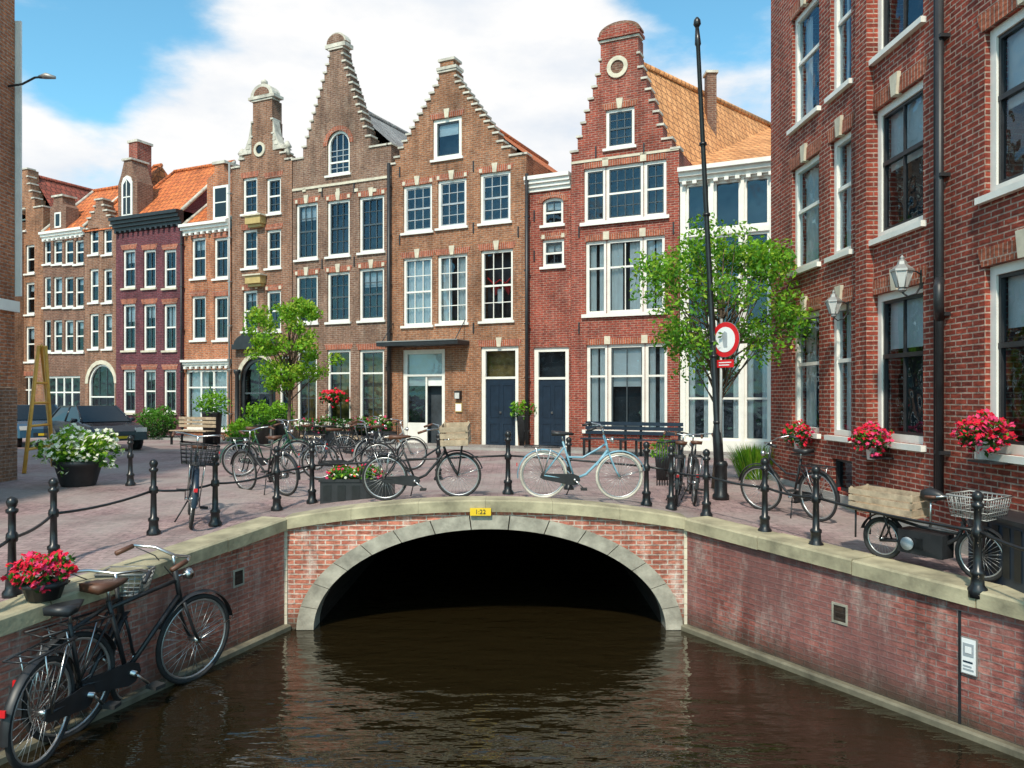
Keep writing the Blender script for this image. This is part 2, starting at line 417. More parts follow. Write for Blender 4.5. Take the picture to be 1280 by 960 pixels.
# ------------------------------------------------------------------ facades
class Plane:
    def __init__(s,o,e): s.o=Vector(o); s.e=Vector(e).normalized(); s.i=Vector((-s.e.y,s.e.x))
    def t(s,px):
        k=(px-640)/1000; return (k*s.o.y-s.o.x)/(s.e.x-k*s.e.y)
    def d(s,px): return s.o.y+s.e.y*s.t(px)
    def z(s,px,py): return CH-(py-495)/1000*s.d(px)
    def off(s,a): return Plane(s.o+s.i*a,s.e)
MAIN=Plane((-.37,24.4),(.902,-.432))
RIGHT=Plane((4.92,12.0),(.04,-1))

def lin(h0,y0,h1,y1,n):
    return [(h0+(h1-h0)*i/(n-1) if n>1 else h0, y0+(y1-y0)*i/(n-1) if n>1 else y0) for i in range(n)]
class House:
    def __init__(s,name,pl,x0,x1,wall,depth=8):
        s.pl=pl; s.x0=x0; s.t0=pl.t(x0)+.004; s.W=pl.t(x1)-.004-s.t0; s.wall=wall; s.D=depth
        o=pl.o+pl.e*s.t0
        s.mat=Matrix(((pl.e.x,pl.i.x,0,o.x),(pl.e.y,pl.i.y,0,o.y),(0,0,1,0),(0,0,0,1)))
        s.root=empty(name,s.mat); s.w=MB(); s.tr=MB(); s.g=MB(); s.rm=MB(); s.rf=MB(); s.holes=[]
    def u(s,px): return s.pl.t(px)-s.t0
    def z(s,px,py): return s.pl.z(px,py)
    def gable(s,cx,steps,cap='capst',top=None,capt=.06):
        sc=s.pl.d(cx)/1000/ (abs(s.pl.e.x) if abs(s.pl.e.x)>.3 else 1); uc=s.u(cx)
        lv=[(hw*sc,s.z(cx,y)) for hw,y in steps]
        left=[];right=[]
        lu=0;ru=s.W
        z=lv[0][1]
        left.append((0,z)); right.append((s.W,z))
        cur=z
        for hw,zt in lv:
            a=max(0,uc-hw); c=min(s.W,uc+hw)
            if a>lu+.01: left.append((a,cur)); s.cap(lu,a,cur,cap,capt)
            if c<ru-.01: right.append((c,cur)); s.cap(c,ru,cur,cap,capt)
            lu,ru=max(a,lu),min(c,ru)
            if zt>cur+.01: left.append((lu,zt)); right.append((ru,zt)); cur=zt
        s.cap(lu,ru,cur,cap,capt)
        s.out=left+right[::-1]; s.uc=uc; s.zp=cur; s.zs=lv[0][1]; s.tw=(lu,ru)
    def cap(s,a,b,z,cap,t=.07):
        if cap: s.tr.box(a-.04,-.045,z,b+.04,.36,z+t,cap)
    def flat(s,py,px=None):
        px=px or s.x0+5; z=s.z(px,py); s.out=[(0,z),(s.W,z)]; s.uc=s.W/2; s.zp=z; s.zs=z
    def cornice(s,z,h=.3,p=.25,mat='white',u0=None,u1=None,k=3,dent=True):
        u0=0 if u0 is None else u0; u1=s.W if u1 is None else u1
        for i in range(k):
            s.tr.box(u0-.003*i,-p*(i+1)/k,z+h*i/k,u1+.003*i,.02,z+h*(i+1)/k-.0,mat)
        if dent:
            n=int((u1-u0)/.28)
            for i in range(n):
                a=u0+(i+.3)*(u1-u0)/n; s.tr.box(a,-p*.3-.0-.06,z-.09,a+.11,-.002,z-.002,mat)
    def window(s,x0,y0,x1,y1,cols=2,ru=1,rl=1,fl='',split=.5,frame='white',fw=.085,room=None,sash=None):
        xm=(x0+x1)/2; s.win(s.u(x0),s.z(xm,y1),s.u(x1),s.z(xm,y0),cols,ru,rl,fl,split,frame,fw,room,sash)
    def win(s,u0,z0,u1,z1,cols=2,ru=1,rl=1,fl='',split=.5,frame='white',fw=.085,room=None,sash=None):
        T=s.tr; W=u1-u0; H=z1-z0; um=(u0+u1)/2
        sash=sash or (frame if ('c' in fl or 'm' in fl or 'n' in fl) else 'sash')
        if 'a' in fl:
            ri=W*.5 if 's' not in fl else W*.2
            zz=z1-ri; n=10
            hole=[(u0,z0),(u1,z0)]+[(um+W/2*math.cos(math.pi*i/n),zz+ri*math.sin(math.pi*i/n)) for i in range(n+1)]
            inn=[(um+(W/2-fw)*math.cos(math.pi*i/n),zz+(ri-fw)*math.sin(math.pi*i/n)) for i in range(n+1)]
            for i in range(n):
                T.prism([hole[2+i],hole[3+i],inn[i+1],inn[i]],.06,.15,frame)
                o0=(um+(W/2+.16)*math.cos(math.pi*i/n),zz+(ri+.16)*math.sin(math.pi*i/n)); o1=(um+(W/2+.16)*math.cos(math.pi*(i+1)/n),zz+(ri+.16)*math.sin(math.pi*(i+1)/n))
                T.prism([hole[2+i],o0,o1,hole[3+i]],-.02,.03,'bk_soldier' if 'w' not in fl else 'cream')
            ztop=zz
        else:
            hole=[(u0,z0),(u1,z0),(u1,z1),(u0,z1)]; ztop=z1
            T.box(u0,.06,z1-fw,u1,.15,z1,frame)
        s.holes.append(hole)
        n=len(hole)
        for i in range(n):
            a=hole[i];c=hole[(i+1)%n]
            s.w.face([(a[0],0,a[1]),(a[0],.46,a[1]),(c[0],.46,c[1]),(c[0],0,c[1])],s.wall)
        zt=ztop-(0 if 'a' in fl else fw)
        T.box(u0,.06,z0+(0 if 'd' in fl else fw),u0+fw,.15,zt,frame); T.box(u1-fw,.06,z0+(0 if 'd' in fl else fw),u1,.15,zt,frame)
        if 'd' not in fl: T.box(u0,.06,z0,u1,.15,z0+fw,frame)
        a0,a1,b0,b1=u0+fw,u1-fw,z0+fw,zt
        if 'd' in fl:
            zd=z0+H*(.68 if 'o' not in fl else .72)
            T.box(a0,.07,zd,a1,.15,zd+.07,frame)
            if 'o' not in fl:
                dm='navy'
                T.box(a0,.10,z0,a1,.14,zd,dm)
                hw=(a1-a0)
                for (p0,p1,q0,q1) in ((.12,.44,.08,.36),(.56,.88,.08,.36),(.12,.44,.44,.92),(.56,.88,.44,.92)):
                    for (aa,bb,cc,dd) in ((p0,p1,q0,q0+.015),(p0,p1,q1-.015,q1),(p0,p0+.03,q0+.015,q1-.015),(p1-.03,p1,q0+.015,q1-.015)):
                        T.box(a0+hw*aa,.085,z0+(zd-z0)*cc,a0+hw*bb,.10,z0+(zd-z0)*dd,dm)
                T.box(a0+hw*.47,.06,z0+(zd-z0)*.5,a0+hw*.53,.10,z0+(zd-z0)*.53,'chrome')
                T.box(u0-.1,-.3,-.05,u1+.1,.0,z0,'grey')
            else:
                T.box(um+.02,.1,z0,um+.08,.14,zd,frame)
                T.box(a0,.11,z0,um+.02,.135,z0+.7,frame); s.g.face([(a0,.12,z0+.7),(um+.02,.12,z0+.7),(um+.02,.12,zd),(a0,.12,zd)],'glass')
            s.g.face([(a0,.12,zd+.05),(a1,.12,zd+.05),(a1,.12,b1),(a0,.12,b1)],'glass')
        else:
            zs=b0+(b1-b0)*(1-split)
            mun=.024
            if sash!=frame and 'a' not in fl:
                e=.038
                T.box(a0,.085,b0,a0+e,.14,b1,sash);T.box(a1-e,.085,b0,a1,.14,b1,sash);T.box(a0+e,.085,b0,a1-e,.14,b0+e,sash);T.box(a0+e,.085,b1-e,a1-e,.14,b1,sash)
            if ru+rl>1 and rl>0:
                T.box(a0+.001,.078,zs-.028,a1-.001,.138,zs+.028,'white' if (frame=='white' and 'k' not in fl) else sash)
            for c in range(1,cols):
                uu=a0+(a1-a0)*c/cols; wd=mun if 'm' not in fl else .07
                T.box(uu-wd/2,.09 if 'm' not in fl else .07,b0,uu+wd/2,.13,zs-.03,sash); T.box(uu-wd/2,.09 if 'm' not in fl else .07,zs+.03,uu+wd/2,.13,b1 if 'a' not in fl else z1-fw-.05,sash)
            for (lo,hi,rr) in ((b0,zs-.03,rl),(zs+.03,b1,ru)):
                for r in range(1,rr):
                    q=lo+(hi-lo)*r/rr; T.box(a0,.093,q-mun/2,a1,.127,q+mun/2,sash)
            gp=hole if 'a' in fl else [(a0-.02,b0-.02),(a1+.02,b0-.02),(a1+.02,b1+.02),(a0-.02,b1+.02)]
            j=U(-.014,.014); j2=U(-.016,.016)
            s.g.raw([(p[0],.115+j*(p[0]-um)/W+j2*(p[1]-z0)/H,p[1]) for p in gp],[list(range(len(gp)))],'glass')
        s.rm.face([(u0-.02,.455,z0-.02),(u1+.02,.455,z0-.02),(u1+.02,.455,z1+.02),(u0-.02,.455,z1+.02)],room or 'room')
        if 'c' in fl or 'h' in fl:
            full='c' in fl
            segs=[(a0,a1)] if full else [(a0,a0+(a1-a0)*.28),(a1-(a1-a0)*.28,a1)]
            if full and R()<.6:
                gp_=U(.04,.14)*(a1-a0); segs=[(a0,um-gp_),(um+gp_,a1)]
            for (p,q) in segs:
                n=max(6,int((q-p)/.035)); vs=[];fs=[]
                for i in range(n+1):
                    yy=.22+.022*math.sin(i*1.9)+.012*math.sin(i*.7)
                    x=p+(q-p)*i/n; vs+= [(x,yy,b0),(x,yy,b1)]
                for i in range(n): fs.append((2*i,2*i+2,2*i+3,2*i+1))
                s.rm.raw(vs,fs,'curtain',True)
        if 'b' in fl or ('n' not in fl and 'c' not in fl and 'h' not in fl and R()<.3):
            hh=U(.2,.5); s.rm.box(a0,.19,b1-(b1-b0)*hh,a1,.2,b1,'curtain')
        if 'n' not in fl and 'd' not in fl:
            T.box(u0-.07,-.07,z0-.075,u1+.07,.055,z0-.002,frame if 'g' not in fl else 'cream')
        if 'a' not in fl and 'x' not in fl:
            T.prism([(u0-.04,z1+.004),(u1+.04,z1+.004),(u1+.12,z1+.2),(u0-.12,z1+.2)],-.012,.03,'bk_soldier')
            if 'k' in fl:
                T.prism([(um-.06,z1-.01),(um+.06,z1-.01),(um+.10,z1+.27),(um-.10,z1+.27)],-.05,.04,'cream')
            if 'q' in fl:
                T.box(u0-.02,-.025,z1+.03,u0+.08,.02,z1+.15,'cream'); T.box(u1-.08,-.025,z1+.03,u1+.02,.02,z1+.15,'cream')
    def roof(s,mat='tile',depth=None,ridge=.55,eave=0,zr=None):
        D=depth or s.D; zr=zr or s.zp-ridge; ze=s.zs+eave-.02; uc=s.uc
        for a,b_ in (((0,ze),(uc,zr)),((s.W,ze),(uc,zr))):
            s.rf.face([(a[0],.4,a[1]),(a[0],D,a[1]),(b_[0],D,b_[1]),(b_[0],.4,b_[1])],mat)
        s.rf.face([(0,D,ze),(s.W,D,ze),(uc,D,zr)],s.wall)
        s.rf.path([(uc,.42,zr+.03),(uc,D,zr+.03)],.09,mat,8)
    def roofp(s,mat,rise,yr=2.6,i0=.0,i1=.0,z0=None):
        ze=(z0 if z0 is not None else s.zp+.28); zr=ze+rise; W=s.W; D=yr*2
        s.rf.face([(0,-.05,ze),(W,-.05,ze),(W-i1,yr,zr),(i0,yr,zr)],mat)
        s.rf.face([(W,D,ze),(0,D,ze),(i0,yr,zr),(W-i1,yr,zr)],mat)
        s.rf.face([(W,-.05,ze),(W,D,ze),(W-i1,yr,zr)],mat if i1 else s.wall)
        s.rf.face([(0,D,ze),(0,-.05,ze),(i0,yr,zr)],mat if i0 else s.wall)
        s.rf.path([(i0,yr,zr+.03),(W-i1,yr,zr+.03)],.09,mat,8)
        for uu,ii in ((0,i0),(W,-i1)):
            s.rf.path([(uu,-.05,ze+.03),(uu+ii,yr,zr+.03)],.07,mat if ii else 'capst',6)
        s.w.face([(0,D,0),(W,D,0),(W,D,ze),(0,D,ze)],s.wall)
    def finish(s,body=True):
        out=[(0,-.3)]+s.out+[(s.W,-.3)]
        out=[p for i,p in enumerate(out) if i==0 or (abs(p[0]-out[i-1][0])+abs(p[1]-out[i-1][1]))>1e-4]
        polys=[[Vector((p[0],p[1],0)) for p in out]]+[[Vector((p[0],p[1],0)) for p in h] for h in s.holes]
        flat=[v for p in polys for v in p]
        tri=tessellate_polygon(polys)
        fs=[]
        for t in tri:
            a,b_,c=[flat[i] for i in t]
            cr=(b_-a).cross(c-a).z
            fs.append(list(t) if cr>0 else list(t)[::-1])
        s.w.raw([(v.x,0,v.y) for v in flat],fs,s.wall)
        n=len(out)
        tri2=tessellate_polygon([polys[0]])
        s.w.raw([(v.x,.5,v.y) for v in polys[0]],[list(t) for t in tri2],s.wall)
        for i in range(n):
            a=out[i];c=out[(i+1)%n]; s.w.face([(a[0],0,a[1]),(a[0],.5,a[1]),(c[0],.5,c[1]),(c[0],0,c[1])],s.wall)
        if body:
            z=s.zs-.03
            for uu in (.0,s.W): s.w.face([(uu,.5,-.3),(uu,s.D,-.3),(uu,s.D,z),(uu,.5,z)],s.wall)
            s.w.face([(0,s.D,-.3),(s.W,s.D,-.3),(s.W,s.D,z),(0,s.D,z)],s.wall)
        s.w.build('walls',s.root)
        if s.tr.v: s.tr.build('frames_and_trim',s.root)
        if s.g.v: s.g.build('window_glass',s.root)
        if s.rm.v: s.rm.build('interior',s.root)
        if s.rf.v: s.rf.build('roof',s.root)
    def pipe(s,px,y0,y1,mat='black2',r=.045):
        u=s.u(px); z1=s.z(px,y0); z0=s.z(px,y1)
        s.tr.path([(u,-.09,z0),(u,-.09,z1)],r,mat,8)
        z=z0+.5
        while z<z1: s.tr.box(u-.07,-.12,z,u+.07,0,z+.04,mat); z+=1.6
    def anchors(s,lst,mat='black2'):
        for px,py in lst:
            u=s.u(px); z=s.z(px,py); s.tr.box(u-.02,-.03,z-.16,u+.02,-.002,z+.16,mat)

h=House('brick_house',MAIN,-70,13,'bk_brown'); h.flat(285,0); h.roofp('tileD',.9); h.finish()
h=House('brick_house',MAIN.off(.6),13,54,'bk_brown')
h.gable(31,[(30,262)]+lin(17,250,6,222,4)+[(5,212)])
for y0,y1 in ((306,342),(353,393),(408,452)):
    h.window(16,y0,27,y1,1,1,1,'x'); h.window(32,y0,43,y1,1,1,1,'x')
h.window(18,260,32,289,2,1,1,'x'); h.window(16,470,44,525,3,1,1,'nm',.3)
h.roof('tileD',ridge=.2); h.finish()
h=House('brick_house',MAIN.off(.3),54,106,'bk_dark')
h.flat(288,80); h.cornice(h.zp-.3,.3,.22,'white')
h.roofp('tile',2.3,2.4,z0=h.zp+.02,i1=.0)
u0,u1=h.u(62),h.u(82); zz=h.zp+.05; zt=h.z(72,246)
h.tr.prism([(u0,zz),(u1,zz),(u1,zt-.45),(u1-.2,zt-.3),(u1-.25,zt),(u0+.25,zt),(u0+.2,zt-.3),(u0,zt-.45)],.02,.6,'bk_dark'); h.tr.box(u0+.15,-.04,zt,u1-.15,.65,zt+.08,'capst')
a=(u0+u1)/2; h.tr.box(a-.2,-.0,zz+.1,a+.2,.02,zz+.75,'white'); h.tr.box(a-.13,-.006,zz+.17,a+.13,-.0,zz+.68,'carglass')
for x in (58,72,86,99):
    for y0,y1 in ((300,330),(346,384),(400,440)):
        h.window(x-5.5 if x>60 else x-3,y0,x+5.5,y1,1,1,1,'x' if x%3 else 'bx',fw=.07)
h.window(57,470,100,535,4,1,1,'nmx',.3)
h.finish()
h=House('brick_house',MAIN.off(.1),106,145,'bk_taupe2')
h.gable(124,[(22,285)]+lin(19,272,8,258,3)+[(6,250)])
for x in (117,134):
    for y0,y1 in ((285,318),(336,378),(392,436)): h.window(x-5,y0,x+6,y1,1,1,1,'x')
h.window(110,455,143,524,3,1,1,'aw',.4)
h.roofp('tile',3.3,2.8,i0=.7,i1=.7,z0=h.zs-.1)
h.tr.box(h.W-.75,1.2,h.zp-.3,h.W-.25,1.9,h.zp+2.6,'bk_red'); h.tr.box(h.W-.8,1.15,h.zp+2.6,h.W-.2,1.95,h.zp+2.7,'capst'); h.finish()
h=House('brick_house',MAIN,145,229,'bk_purple')
h.flat(284,190); h.cornice(h.zp-.02,.5,.35,'black2',k=4)
h.roofp('tile',2.5,2.6,i0=.3,i1=.0,z0=h.zp+.47)
for x in (161,186.5,212):
    for y0,y1,f in ((312,360,''),(380,438,'b'),(462,516,'')): h.window(x-7.5,y0,x+8,y1,2,1,1,f+'g')
u0,u1=h.u(146),h.u(170); z0=h.zp+.5; zt=h.z(158,200)
h.tr.prism([(u0,z0),(u1,z0),(u1,zt-.9),(u1-.18,zt-.5),((u0+u1)/2+.2,zt),((u0+u1)/2-.2,zt),(u0+.18,zt-.5),(u0,zt-.9)],.06,.8,'bk_dark')
h.tr.box((u0+u1)/2-.28,.0,zt,(u0+u1)/2+.28,.85,zt+.08,'capst')
um=(u0+u1)/2
h.tr.prism([(um-.3,z0+.05),(um+.3,z0+.05),(um+.3,zt-.9),(um+.2,zt-.68),(um,zt-.6),(um-.2,zt-.68),(um-.3,zt-.9)],.02,.06,'white')
h.tr.prism([(um-.2,z0+.15),(um+.2,z0+.15),(um+.2,zt-.95),(um,zt-.75),(um-.2,zt-.95)],.012,.02,'carglass')
h.tr.box(um-.02,.0,z0+.15,um+.02,.012,zt-.8,'white'); h.tr.box(um-.2,.0,z0+.8,um+.2,.012,z0+.84,'white')
h.pipe(229,290,535,'black2',.035)
h.finish()
h=House('brick_house',MAIN.off(.05),230,289,'bk_orange')
h.flat(290,250); h.cornice(h.zp-.02,.32,.28,'white',k=3)
u0,u1=h.u(258),h.W; zz=h.zp+.32; zt=h.z(272,205)
h.tr.prism([(u0,zz),(u1,zz),(u1,zt-.5),(u1-.35,zt-.3),(u1-.4,zt),(u0+.4,zt),(u0+.35,zt-.3),(u0,zt-.5)],.03,.7,'bk_orange')
h.tr.box(u0+.3,-.02,zt,u1-.3,.75,zt+.1,'capst')
a,c=h.u(267),h.u(285); q0,q1=h.z(276,274),h.z(276,232)
h.tr.box(a-.02,-.01,q0,c+.02,.03,q1,'white'); h.tr.box(a+.08,-.015,q0+.09,c-.08,-.01,q1-.09,'carglass'); h.tr.box(a+.08,-.02,(q0+q1)/2-.02,c-.08,-.015,(q0+q1)/2+.02,'white')
h.roofp('tile',2.3,2.6,z0=h.zp+.29,i0=.0)
for x in (248,276):
    for y0,y1 in ((297,348),(370,425)): h.window(x-8.5,y0,x+9,y1,2,1,1,'')
h.window(232,462,284,537,3,1,1,'cxm',.28)
h.cornice(h.z(258,458),.25,.2,'white'); h.finish()
h=House('brick_house',MAIN,290,365,'bk_taupe2')
h.gable(328,[(40,205)]+[(34,196),(27,190),(22,184),(19,178),(17,170),(15,152),(14,126)],cap='capst')
tu=(h.tw[0]+h.tw[1])/2; zt=h.zp
h.tr.prism([(tu-.6,zt+.07),(tu+.6,zt+.07),(tu+.6,zt+.17),(tu-.6,zt+.17)],-.08,.42,'capst')
h.tr.prism([(tu+.52*math.cos(math.pi*i/10),zt+.17+.42*math.sin(math.pi*i/10)) for i in range(11)],-.05,.35,'capst')
h.tr.prism([(tu+.36*math.cos(math.pi*i/10),zt+.2+.28*math.sin(math.pi*i/10)) for i in range(11)],-.06,-.05,'bk_dark')
h.tr.lathe([(.05,0),(.12,.06),(.12,.14),(.04,.22)],'capst',(tu,.1,zt+.58),10)
for sx in (-1,1):
    h.tr.prism([(tu+sx*.5,h.z(328,150)),(tu+sx*.62,h.z(328,170)),(tu+sx*.78,h.z(328,182)),(tu+sx*1.1,h.z(328,190)),(tu+sx*.5,h.z(328,190))],-.03,.3,'capst')
    h.tr.lathe([(.07,0),(.11,.1),(.1,.25),(.16,.3),(.05,.5)],'capst',(h.uc+sx*1.05,.1,h.zs+.2),10)
def roundel(h,px,py,r,mat='cream',im='carglass'):
    u=h.u(px);z=h.z(px,py)
    n=20
    for i in range(n):
        a0=2*math.pi*i/n;a1=2*math.pi*(i+1)/n
        h.tr.prism([(u+r*math.cos(a0),z+r*math.sin(a0)),(u+r*math.cos(a1),z+r*math.sin(a1)),(u+r*.62*math.cos(a1),z+r*.62*math.sin(a1)),(u+r*.62*math.cos(a0),z+r*.62*math.sin(a0))],-.05,.02,mat)
    h.tr.prism([(u+r*.63*math.cos(2*math.pi*i/n),z+r*.63*math.sin(2*math.pi*i/n)) for i in range(n)],-.01,.02,im)
roundel(h,325,187,.26)
for x in (312.5,342):
    for y0,y1 in ((222,267),(287,335),(363,414)): h.window(x-9,y0,x+9,y1,2,2,2,'q' if y0>300 else '')
for y in (276,350):
    u=h.u(323);z=h.z(323,y); h.tr.box(u-.35,-.3,z-.15,u+.35,0,z+.12,'ochre'); h.tr.box(u-.42,-.36,z+.12,u+.42,.0,z+.17,'cream'); h.tr.box(u-.3,-.2,z-.25,u+.3,0,z-.15,'ochre')
h.window(300,446,344,536,2,1,1,'aw',.3,frame='black2',fw=.16)
u=h.u(322); zc=h.z(322,440)
h.tr.box(u-1.0,-.25,zc+.1,u+1.0,.0,zc+.28,'black2')
for sx in(-1,1): h.tr.lathe([(.12,0),(.12,.1),(.07,.15),(.07,2.3),(.12,2.4),(.13,2.5)],'black2',(u+sx*.8,-.18,0),10)
h.tr.prism([(u+.95*math.cos(math.pi*i/12),zc+.28+.42*math.sin(math.pi*i/12)) for i in range(13)],-.2,-.05,'black2')
h.window(349,445,363,530,1,1,1,'x',.3)
h.roof('slate',ridge=2.6); h.pipe(289,205,535,'greyw',.035); h.finish()
h=House('brick_house',MAIN.off(-.04),366,489,'bk_taupe')
h.gable(420,[(70,192)]+[(47,178)]+lin(42,166,10,70,11)+[(9,62)],cap='capst')
tu=(h.tw[0]+h.tw[1])/2
h.tr.box(tu-.42,-.06,h.zp+.07,tu+.42,.4,h.zp+.2,'capst')
h.tr.prism([(tu+.36*math.cos(math.pi*i/10),h.zp+.2+.32*math.sin(math.pi*i/10)) for i in range(11)],-.05,.35,'bk_taupe')
h.tr.prism([(tu+.4*math.cos(math.pi*i/10),h.zp+.26+.32*math.sin(math.pi*i/10)) for i in range(11)],.0,.3,'capst')
h.window(409,163,437,218,3,3,2,'a',.62,sash='sashg')
for x0,x1,d in ((370,397,0),(409,437,-4),(449,480,-9)):
    h.window(x0,254+d,x1,324+d,3,2,2,'kq'); h.window(x0,344+d,x1,404+d*.4,3,2,2,'kq')
for x0,x1 in ((371,396),(409,438),(449,480)): h.window(x0,437,x1,531,2,1,2,'',.3,room='roomw')
h.tr.box(0,-.04,h.z(420,232),h.W,-.002,h.z(420,229),'cream')
h.anchors([(403,240),(443,235),(403,330),(443,327)])
for px_ in (380,400,422,445,468): h.tr.box(h.u(px_)-.04,-.04,h.z(px_,240),h.u(px_)+.1,-.003,h.z(px_,236),'cream')
h.roof('slate',ridge=1.6); h.pipe(488,205,560,'black2',.06); h.finish()
h=House('brick_house',MAIN,490,658,'bk_brown')
h.gable(559,[(95,207),(79,196),(70,188)]+lin(64,177,12,98,11)+[(11,90)],cap='capst')
tu=(h.tw[0]+h.tw[1])/2
h.tr.box(tu-.36,-.07,h.zp+.07,tu+.36,.42,h.zp+.16,'capst'); h.tr.box(tu-.24,-.03,h.zp+.16,tu+.24,.36,h.zp+.34,'bk_brown'); h.tr.box(tu-.3,-.07,h.zp+.34,tu+.3,.42,h.zp+.42,'capst')
h.window(541,147,577,198,1,1,0,'k',1,fw=.12)
h.window(504,231,540,290,3,2,2,'kq',sash='sashg'); h.window(547,224,583,284,3,2,2,'kq',sash='sashg'); h.window(600,215,638,278,3,2,2,'kq',sash='sashg')
h.window(504,322,540,407,3,2,2,'ck'); h.window(547,318,584,404,3,2,2,'ck'); h.window(601,312,641,401,3,2,2,'k',sash='white')
u=h.u(622);z=h.z(622,358)
for sx in(-1,1): h.rm.lathe([(.0,-.24),(.15,.0),(.14,.08),(.0,.12)],'red',(u+sx*.22,.3,z),8)
h.rm.path([(u-.42,.16,z+.3),(u-.2,.16,z+.1),(u,.16,z+.22),(u+.2,.16,z+.1),(u+.42,.16,z+.3)],.03,'red',5)
h.rm.box(u-.1,.21,z-.5,u+.1,.23,z-.05,'signw')
h.window(503,437,556,556,2,1,1,'dox',frame='white',fw=.14,room='room')
h.rm.box(h.u(510),.4,h.z(525,480),h.u(552),.45,h.z(525,440),'roomw')
h.window(601,433,648,560,1,1,1,'dk',fw=.13,room='roomw')
zc=h.z(537,433); h.tr.box(h.u(487),-.75,zc,h.u(587),-.002,zc+.12,'black2'); h.tr.box(h.u(487)+.02,-.77,zc+.12,h.u(587)-.02,-.0,zc+.15,'greyw')
for xx in(492,582): h.tr.tube((h.u(xx),-.7,zc+.1),(h.u(xx),-.02,zc+.8),.015,'black2')
u=h.u(574); z=h.z(574,495); h.tr.box(u-.1,-.14,z-.1,u+.1,0,z+.16,'black2'); h.tr.box(u-.08,-.15,z-.08,u+.08,-.14,z+.1,'lamp'); h.tr.box(u-.12,-.05,z-.5,u+.12,0,z-.22,'ochre'); h.tr.box(u-.1,-.055,z-.47,u+.1,-.05,z-.25,'signw')
h.anchors([(500,300),(592,285),(648,290),(500,215),(592,208),(592,410)])
h.roof('tile',ridge=.8); h.pipe(660,218,560,'black2',.055); h.finish()
h=House('brick_house',MAIN.off(.12),659,714,'bk_red')
h.flat(236,690); h.cornice(h.zp-.05,.45,.25,'white',k=4,dent=False)
h.window(678,247,704,281,2,1,1,'a s',.5); h.window(678,299,705,333,2,1,1,'q')
h.window(667,434,711,560,1,1,1,'dx',fw=.13)
h.anchors([(668,270),(668,320)])
zr=h.zp
h.rf.face([(0,.0,zr+.38),(h.W,.0,zr+.38),(h.W,4.5,zr+1.7),(0,4.5,zr+1.7)],'tile')
h.finish()
h=House('brick_house',MAIN.off(-.06),714,849,'bk_red')
h.gable(774,[(84,196),(60,183),(50,165)]+lin(45,148,27,90,5)+[(23,72),(22,50)],cap='capst')
tu=(h.tw[0]+h.tw[1])/2; zt=h.zp
h.tr.box(tu-.62,-.1,zt+.07,tu+.62,.45,zt+.15,'bk_red')
h.tr.prism([(tu+.55*math.cos(math.pi*i/12),zt+.15+.3*math.sin(math.pi*i/12)) for i in range(13)],-.05,.4,'bk_red')
h.tr.prism([(tu+.62*math.cos(math.pi*i/12),zt+.22+.32*math.sin(math.pi*i/12)) for i in range(13)],.0,.38,'bk_dark')
roundel(h,772,84,.31,'cream','bk_dark')
h.window(757,135,793,184,3,2,2,'k')
for (x0,x1,y0,y1,fl) in ((730,833,205,274,'k'),(732,831,298,391,'ck'),(733,834,430,538,'hk')):
    xm=(x0+x1)/2; ua,ub=h.u(x0),h.u(x1); z0,z1=h.z(xm,y1),h.z(xm,y0); w_=ub-ua; cuts=[0,.27,.73,1]
    for i in range(3):
        f=('c' if ('c' in fl) else ('c' if 'h' in fl and i!=1 else ('b' if 'h' in fl else '')))+'x'
        h.win(ua+w_*cuts[i]+(.001 if i else 0),z0,ua+w_*cuts[i+1]-.001,z1,(2 if i!=1 else 4) if y0<250 else (1 if i!=1 else 2),1 if y0>250 else 2,1 if y0>250 else 2,f,.5 if y0<250 else .36,fw=.09)
    h.tr.box(ua-.1,-.09,z0-.1,ub+.1,-.072,z0-.0,'white'); h.tr.box(ua,-.012,z1+.004,ub,.03,z1+.17,'bk_soldier')
    for q in (.27,.73): h.tr.box(ua+w_*q-.09,-.03,z1+.01,ua+w_*q+.09,.0-.013,z1+.24,'cream')
h.anchors([(724,290),(842,285),(724,410),(842,408),(745,190),(805,186)])
h.tr.box(0,-.03,h.z(780,197),h.W,-.002,h.z(780,194),'cream')
h.rf.box(-.15,1.6,h.zs-.3,.35,2.2,h.zs+1.35,'bk_red'); h.rf.box(-.2,1.55,h.zs+1.35,.4,2.25,h.zs+1.45,'capst')
h.roof('tileT',ridge=1.5,depth=5); h.finish()
h=House('glazed_house',MAIN.off(-.02),850,1015,'white')
h.flat(222,900)
for x0,x1 in ((857,888),(892,926),(930,962),(966,1000)):
    for za,zb,sp in ((7.6-.2,6.05,.0),(5.95,3.3,.45),(3.2,.35,.6)):
        h.win(h.u(x0),zb,h.u(x1),za-.05,1,1,1 if sp else 0,'nx'+('h' if zb<1 else ''),sp or 1,fw=.07)
h.cornice(h.zp-.02,.35,.3,'white',k=3)
h.finish()
q=MB()
P1=(3.75,24.2,11.6);P2=(9.8,30.2,11.7);E2=(8.6,22.6,7.95);E1=(4.75,22.9,8.05); B1=(1.5,28,8.1);B2=(7,33,8.1); X2=(10.5,24.0,8.0)
q.face([E1,E2,P2,P1],'tileT'); q.face([P1,P2,B2,B1],'tileT')
q.face([E2,X2,(12,28,8.),P2],'tile'); q.path([Vector(P1)+Vector((0,0,.05)),Vector(P2)+Vector((0,0,.05))],.1,'tileT',8); q.path([Vector(P2)+Vector((0,0,.05)),Vector(E2)+Vector((0,0,.05))],.1,'tileT',8)
q.face([(3.75,24.2,11.6),(4.75,22.9,8.05),(4.75,22.9,0),(3.75,24.2,0)],'capst')
q.build('tiled_roof')
q=MB(); q.box(6.35,26.0,9.5,6.65,26.4,12.05,'bk_dark'); q.box(6.3,25.95,12.05,6.7,26.45,12.13,'capst'); q.build('chimney')

